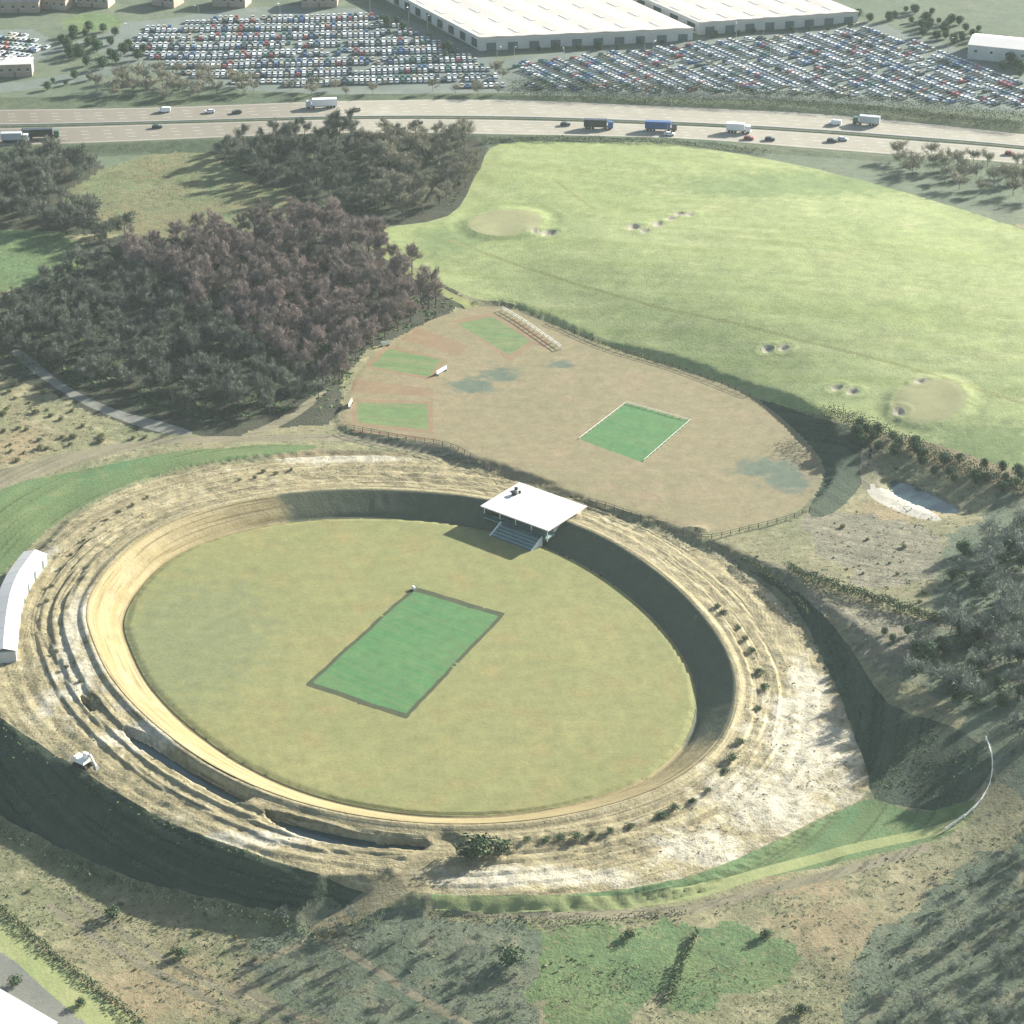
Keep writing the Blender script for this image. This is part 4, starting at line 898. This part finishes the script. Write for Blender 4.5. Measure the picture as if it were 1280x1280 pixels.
# ------------------------------------------------------------------ vehicles
def car_mesh(paint):
    b = MB(); w = .85
    prof = [(-2.1,.3),(2.1,.3),(2.15,.62),(1.95,.82),(1.0,.9),(-1.75,.95),(-2.12,.85)]
    b.hexa([(x,-w,z) for x, z in prof], [(x,w,z) for x, z in prof], 0)
    lo = [(1.05,-w+.03,.9),(-1.75,-w+.03,.94),(-1.75,w-.03,.94),(1.05,w-.03,.9)]; hi = [(.35,-w+.22,1.38),(-1.3,-w+.22,1.4),(-1.3,w-.22,1.4),(.35,w-.22,1.38)]
    k = len(b.v); b.v += lo+hi; b.f += [tuple(k+i for i in f) for f in ((4,7,6,5),(0,4,5,1),(1,5,6,2),(2,6,7,3),(3,7,4,0))]; b.m += [0,1,1,1,1]
    for x in (-1.3, 1.3):
        for s_ in (-1, 1): b.lathe_x((x, s_*(w-.08), .31), .31, .2, 8, 2)
    return b.mesh('car', [M['paint_'+paint], M['glass'], M['dark']])
CARS = {k: car_mesh(k) for k in PAINTS}
WEIGHT = ['white']*8+['silver']*11+['blue']*2+['red']*2+['dark']*3+['green']*2+['beige']*4
def spots(poly, dirv, origin, module=13.4, pitch=2.5, fill=.97):
    u = np.array(dirv, float); u /= np.linalg.norm(u); n = np.array([-u[1], u[0]]); rel = poly-origin
    a, b = rel @ u, rel @ n; out = []
    for m_ in np.arange(b.min(), b.max(), module):
        for side in (0, 5.0):
            for t in np.arange(a.min(), a.max(), pitch):
                p = origin+u*t+n*(m_+side); out.append((p[0], p[1], math.atan2(n[1], n[0])+(math.pi if side else 0)))
    out = np.array(out); ins = sdf(poly, out[:, 0], out[:, 1], 5) < -3
    gap = vnoise(out[:, 0], out[:, 1], .05)
    return [tuple(o_) for o_, i_, g_ in zip(out, ins, gap) if i_ and rng.random() < fill+g_*.5]
LOT_L = PP([(150,62),(176,32),(300,17),(465,13),(556,50),(614,76),(652,112),(430,115),(240,104)])
LOT_R = PP([(616,86),(645,76),(850,54),(1086,32),(1200,68),(1310,116),(1316,142),(1000,122),(664,116)])
cars = [(s_, 'beyond the motorway in level rows') for s_ in spots(LOT_L, (1, .06), LOT_L.mean(0))]+[(s_, 'in slanting rows before the warehouses') for s_ in spots(LOT_R, (1, -1.55), LOT_R.mean(0))]
LOT_T = PP([(-50,44),(38,40),(74,60),(38,77),(-50,80)])
cars += [(s_, 'in the small lot at the town edge') for s_ in spots(LOT_T, (1, -.3), LOT_T.mean(0))]
cars.sort(key=lambda c: c[0][1])
near, rest = cars[:300], cars[300:]
zc = height(np.array([c[0][0] for c in cars]), np.array([c[0][1] for c in cars]))
for ((x, y, a), wh), z in zip(near, zc):
    k = rng.choice(WEIGHT); o = bpy.data.objects.new('parked_car', CARS[k]); col.objects.link(o)
    o.location = (x, y, z); o.rotation_euler = (0, 0, a+rng.uniform(-.04, .04))
    tag(o, f'{k} car parked {wh}', 'car', f'{k} cars parked {wh}')
for k in PAINTS: pass
big = MB(); mats = [M['paint_'+k] for k in PAINTS]+[M['glass'], M['dark']]; keys = list(PAINTS)
for ((x, y, a), wh), z in zip(rest, zc[len(near):]):
    ci = keys.index(rng.choice(WEIGHT)); me = CARS['white']; ca, sa = math.cos(a), math.sin(a); k0 = len(big.v)
    big.v += [(x+v.co.x*ca-v.co.y*sa, y+v.co.x*sa+v.co.y*ca, z+v.co.z) for v in me.vertices]
    for p_ in me.polygons:
        big.f.append(tuple(k0+i for i in p_.vertices)); big.m.append([ci, len(keys), len(keys)+1][p_.material_index])
o = big.obj('parked_cars', mats); tag(o, 'hundreds more parked cars filling the far car parks', 'cars', kind='stuff')
print('cars', len(cars), len(rest))
def carriage(c1, c2, px, lane):
    a = mcurve(c1); b = mcurve(c2); c = a+(b-a)*lane
    tgt = W(px, np.interp(px, [p_[0] for p_ in c1], [(p_[1]+q_[1])/2 for p_, q_ in zip(c1, c2)]), MZ)
    i = int(np.argmin(((c-tgt)**2).sum(1))); i = min(max(i, 1), len(c)-2); d = c[i+1]-c[i-1]; d /= np.linalg.norm(d)
    p_ = c[i]+d*float((tgt-c[i]) @ d); return p_, math.atan2(d[1], d[0])
def road_car(px, up, lane, paint, label, van=False):
    p_, a = carriage(*((UP_T, UP_B) if up else (LO_T, LO_B)), px, lane)
    r_ = empty('van' if van else 'car', (p_[0], p_[1], MZ+.02), a+(math.pi if up else 0)); w = .95 if van else .85; Lh = 2.6 if van else 2.1; hh = 2.1 if van else 1.4
    prof = [(-Lh,.3),(Lh,.3),(Lh+.05,.65),(Lh-.2,.95),(Lh*.5,1.05),(-Lh,1.05)]
    MB().hexa([(x,-w,z) for x, z in prof], [(x,w,z) for x, z in prof]).obj('body', M['paint_'+paint], r_)
    f0 = Lh*.5 if not van else Lh*.6; bk = -Lh*.85 if not van else -Lh
    MB().hexa([(f0,-w+.03,1.05),(bk,-w+.03,1.05),(bk,w-.03,1.05),(f0,w-.03,1.05)][::-1], [(f0-.6,-w+.18,hh),(bk+(.3 if not van else .02),-w+.18,hh),(bk+(.3 if not van else .02),w-.18,hh),(f0-.6,w-.18,hh)][::-1]).obj('cabin', M['glass'] if not van else M['paint_'+paint], r_)
    MB().box(bk+.4, f0-.7, -w+.2, w-.2, hh, hh+.05).obj('roof', M['paint_'+paint], r_)
    if van: MB().hexa([(f0+.03,-w+.1,1.1),(f0+.03,w-.1,1.1),(f0-.55,w-.22,hh-.08),(f0-.55,-w+.22,hh-.08)], [(f0+.09,-w+.1,1.1),(f0+.09,w-.1,1.1),(f0-.49,w-.22,hh-.08),(f0-.49,-w+.22,hh-.08)]).obj('windscreen', M['glass'], r_)
    for x in (-Lh*.62, Lh*.62):
        for s_ in (-1, 1): MB().lathe_x((x, s_*(w-.05), .32), .32, .22, 10).obj('wheel', M['dark'], r_)
    return tag(r_, label, 'van' if van else 'car')
def lorry(px, up, lane, cabp, boxp, L, label):
    p_, a = carriage(*((UP_T, UP_B) if up else (LO_T, LO_B)), px, lane); r_ = empty('lorry', (p_[0], p_[1], MZ+.02), a+(math.pi if up else 0)); h = L/2
    MB().hexa([(h-2.2,-1.2,.6),(h,-1.2,.6),(h,1.2,.6),(h-2.2,1.2,.6)], [(h-2.2,-1.15,3.1),(h-.35,-1.15,3.1),(h-.35,1.15,3.1),(h-2.2,1.15,3.1)]).obj('cab', M['paint_'+cabp], r_)
    MB().hexa([(h-.08,-1.05,1.7),(h+.02,-1.05,1.7),(h+.02,1.05,1.7),(h-.08,1.05,1.7)], [(h-.34,-1.0,2.8),(h-.2,-1.0,2.8),(h-.2,1.0,2.8),(h-.34,1.0,2.8)]).obj('windscreen', M['glass'], r_)
    MB().box(-h, h-2.7, -1.25, 1.25, 1.1, 3.9).obj('trailer', M['paint_'+boxp], r_)
    MB().box(-h+.2, h-.3, -.5, .5, .6, 1.09).obj('chassis', M['dark'], r_)
    for x in (-h+1.2, -h+2.5, -h+3.8, h-3.2, h-1.1):
        for s_ in (-1, 1): MB().lathe_x((x, s_*1.05, .5), .5, .35, 10).obj('wheel', M['dark'], r_)
    return tag(r_, label, 'lorry')
lorry(52, False, .62, 'green', 'dark', 15, 'long dark lorry on the near carriageway past the copse')
lorry(22, False, .8, 'white', 'silver', 11, 'silver lorry following a long dark lorry')
road_car(205, True, .35, 'white', 'white van on the far carriageway before the verge trees', True)
road_car(196, False, .25, 'dark', 'dark car alone on the near carriageway left of copse')
road_car(262, True, .5, 'white', 'white car on the far carriageway near a dark one')
road_car(296, True, .6, 'dark', 'dark car on the far carriageway above the copse')
lorry(402, True, .4, 'silver', 'white', 13, 'white lorry on the far carriageway behind the copse')
road_car(445, True, .65, 'beige', 'beige car following the white lorry')
road_car(522, False, .35, 'dark', 'dark car passing behind the copse')
road_car(706, False, .3, 'dark', 'dark car ahead of the two lorries')
lorry(748, False, .45, 'blue', 'dark', 12, 'dark lorry with blue cab beside the golf grass')
lorry(826, False, .45, 'dark', 'blue', 13, 'blue lorry trailing the dark lorry')
road_car(838, False, .8, 'white', 'white car beside the blue lorry')
lorry(922, False, .3, 'white', 'white', 10, 'short white lorry on the near carriageway')
road_car(938, False, .75, 'red', 'red car beside the short white lorry')
road_car(964, False, .7, 'dark', 'dark car behind the red one on motorway')
road_car(1044, True, .6, 'white', 'white van near the silver lorry', True)
lorry(1082, True, .45, 'green', 'silver', 11, 'silver lorry with green cab on the far carriageway')
road_car(1040, False, .5, 'dark', 'dark car near the golf verge trees')
road_car(1052, False, .35, 'silver', 'silver car overtaking by the golf verge trees')
road_car(1262, False, .45, 'red', 'red car passing behind the golf verge trees')

lp = empty('lamp_post', (0, 0, 0))
MB().tube((0,0,-.3), (0,0,9), .14, .08, 8).obj('pole', M['steel'], lp); MB().tube((0,0,9), (1.4,0,9.3), .06, .05, 6).obj('arm', M['steel'], lp); MB().box(1.2, 2.1, -.18, .18, 9.22, 9.4, taper=.04).obj('lamp_head', M['white2'], lp)
lps = np.vstack([scatter(LOT_L, 38), scatter(LOT_R, 38)])
for i, (x, y) in enumerate(lps):
    o = lp if i == 0 else copy_tree(lp)
    o.location = (x, y, H1(x, y)); o.rotation_euler = (0, 0, rng.uniform(0, 6.28)); tag(o, 'tall steel lamp post among the parked cars', 'lamp post', 'car park lamp posts')
# ------------------------------------------------------------------ motorway barrier and lane paint
med = (mcurve(UP_B)+mcurve(LO_T))/2
med = med[(med[:, 0] > -330) & (med[:, 0] < 360)]
bar = empty('crash_barrier', (med[0][0], med[0][1], MZ)); o0 = bar.location
rail = MB(); post = MB().box(-.08, .08, -.08, .08, -.6, .8).mesh('post', M['steel'])
for a, b in zip(med[:-1], med[1:]):
    d = (b-a)/np.linalg.norm(b-a); n = np.array([-d[1], d[0]])*.12
    lo = [(*(a-n-o0[:2]), .45), (*(b-n-o0[:2]), .45), (*(b+n-o0[:2]), .45), (*(a+n-o0[:2]), .45)]
    rail.hexa(lo, [(x, y, .85) for x, y, _ in lo])
rail.obj('rail', M['steel'], bar)
seg = np.append(0, np.cumsum(np.linalg.norm(np.diff(med, axis=0), axis=1)))
for t in np.arange(0, seg[-1], 5.0):
    o = bpy.data.objects.new('post', post); col.objects.link(o); o.parent = bar; o.location = (np.interp(t, seg, med[:, 0])-o0.x, np.interp(t, seg, med[:, 1])-o0.y, 0)
tag(bar, 'steel crash barrier along the motorway central strip', 'barrier')
def lane_paint(name, c1, c2, fr, dashed):
    a = mcurve(c1); b = mcurve(c2); c = a+(b-a)*fr; s_ = np.append(0, np.cumsum(np.linalg.norm(np.diff(c, axis=0), axis=1))); mb = MB()
    step = 9.0 if dashed else 6.0
    for t in np.arange(0, s_[-1]-6, step):
        e = t+(3.0 if dashed else 6.0); p0 = np.array([np.interp(t, s_, c[:, 0]), np.interp(t, s_, c[:, 1])]); p1 = np.array([np.interp(e, s_, c[:, 0]), np.interp(e, s_, c[:, 1])])
        d = p1-p0; d /= np.linalg.norm(d); n = np.array([-d[1], d[0]])*.07
        mb.add([(*(p0-n), MZ+.02), (*(p1-n), MZ+.02), (*(p1+n), MZ+.02), (*(p0+n), MZ+.02)], [(0, 1, 2, 3)])
    o = mb.obj(name, M['paintline']); o['kind'] = 'structure'
for c1, c2 in ((UP_T, UP_B), (LO_T, LO_B)):
    for fr, da in ((.06, False), (.94, False), (.3, True), (.5, True), (.72, True)): lane_paint('lane_marking', c1, c2, fr, da)

# ------------------------------------------------------------------ fences, ropes and small gear
def fence(pts, h, label, mat='bark', cat='fence', step=3.0, name='post_fence', rails=(.5, .95), pw=.09):
    p = spline(pts, False, 6) if len(pts) > 2 else np.asarray(pts, float); s_ = np.append(0, np.cumsum(np.linalg.norm(np.diff(p, axis=0), axis=1)))
    t = np.arange(0, s_[-1], step); q = np.stack([np.interp(t, s_, p[:, 0]), np.interp(t, s_, p[:, 1])], -1); z = height(q[:, 0], q[:, 1])
    r_ = empty(name, (q[0][0], q[0][1], z[0])); pm = MB().box(-pw, pw, -pw, pw, -.3, h).mesh('post', M[mat])
    for (x, y), zz in zip(q, z):
        o = bpy.data.objects.new('post', pm); col.objects.link(o); o.parent = r_; o.location = (x-q[0][0], y-q[0][1], zz-z[0])
    for f in rails:
        mb = MB()
        for i in range(len(q)-1):
            mb.tube((q[i][0]-q[0][0], q[i][1]-q[0][1], z[i]-z[0]+h*f), (q[i+1][0]-q[0][0], q[i+1][1]-q[0][1], z[i+1]-z[0]+h*f), pw*.7, pw*.7, 4, cap=False)
        mb.obj('rail', M[mat], r_)
    return tag(r_, label, cat)
fence(PP([(432,536),(500,549),(560,559),(595,577),(640,601)]), 1.5, 'dark post fence between lane and practice squares')
fence(PP([(735,628),(800,648),(855,668),(888,674),(930,664),(985,650),(1020,635)]), 1.5, 'dark post fence round the lower edge of nursery field')
fence(PP([(690,402),(760,434),(850,461),(940,496)]), 1.2, 'dark post fence along the golf side of nursery field')
fence(PP([(628,388),(655,404),(702,437)]), 1.5, 'white rail fence at the top of the practice squares', 'white2', pw=.14)
fence(NSQ[[3, 0]], .6, 'low white rope along the short left side of nursery square', 'white2', 'rope', 2.5, 'boundary_rope', (.9,), .09)
fence(NSQ[[0, 1]], .6, 'low white rope along the top side of nursery square', 'white2', 'rope', 2.5, 'boundary_rope', (.9,), .09)
fence(NSQ[[1, 2]], .6, 'low white rope along the right hand side of nursery square', 'white2', 'rope', 2.5, 'boundary_rope', (.9,), .09)
fence(PP([(1232,925),(1240,950),(1236,985),(1215,1015),(1180,1040)]), 1.1, 'pale rail fence curving round the grassy hollow', 'white2', pw=.12)
def screen(px, py, L, a, label):
    q = at(px, py); r_ = empty('sight_screen', q, a)
    for k in range(5): MB().box(-L/2+k*L/5+.03, -L/2+(k+1)*L/5-.03, -.06, .06, .4, 1.7).obj('panel', M['white2'], r_)
    for x in (-L*.4, L*.4): MB().box(x-.08, x+.08, -.6, .6, 0, .5).obj('foot', M['steel'], r_)
    return tag(r_, label, 'screen')
screen(552, 466, 5.5, R(55), 'white sight screen beside the middle practice square')
screen(438, 507, 4.5, R(80), 'white sight screen at the wood end of lower practice square')
screen(482, 432, 3.0, R(25), 'small white screen at the corner of middle practice square')
q = at(517, 737); rl = empty('pitch_roller', q, R(30))
MB().tube((0,-.6,.5), (0,.6,.5), .5, .5, 14).obj('drum', M['white2'], rl); MB().box(-.6, .6, -.75, -.65, .4, .6).obj('frame', M['steel'], rl); MB().tube((.6,0,.5), (1.7,0,1.1), .05, .05, 6).obj('handle', M['steel'], rl)
tag(rl, 'small white roller parked at the top corner of main square', 'roller')

# ------------------------------------------------------------------ the air
hb = MB().box(-7200, 7200, -3100, 11500, -16, 345)
hz = hb.obj('haze', []) if False else None
hm = bpy.data.materials.new('haze_air'); hm.use_nodes = True; nt = hm.node_tree
for n_ in list(nt.nodes):
    if n_.type == 'BSDF_PRINCIPLED': nt.nodes.remove(n_)
pv = nt.nodes.new('ShaderNodeVolumePrincipled'); pv.inputs['Color'].default_value = (.80, .95, .92, 1); pv.inputs['Density'].default_value = HAZE_DENSITY; pv.inputs['Anisotropy'].default_value = .2
nt.links.new(pv.outputs[0], nt.nodes['Material Output'].inputs['Volume'])
hz = hb.obj('haze', hm); tag(hz, 'thin pale haze lying over the whole landscape', 'haze', kind='stuff')
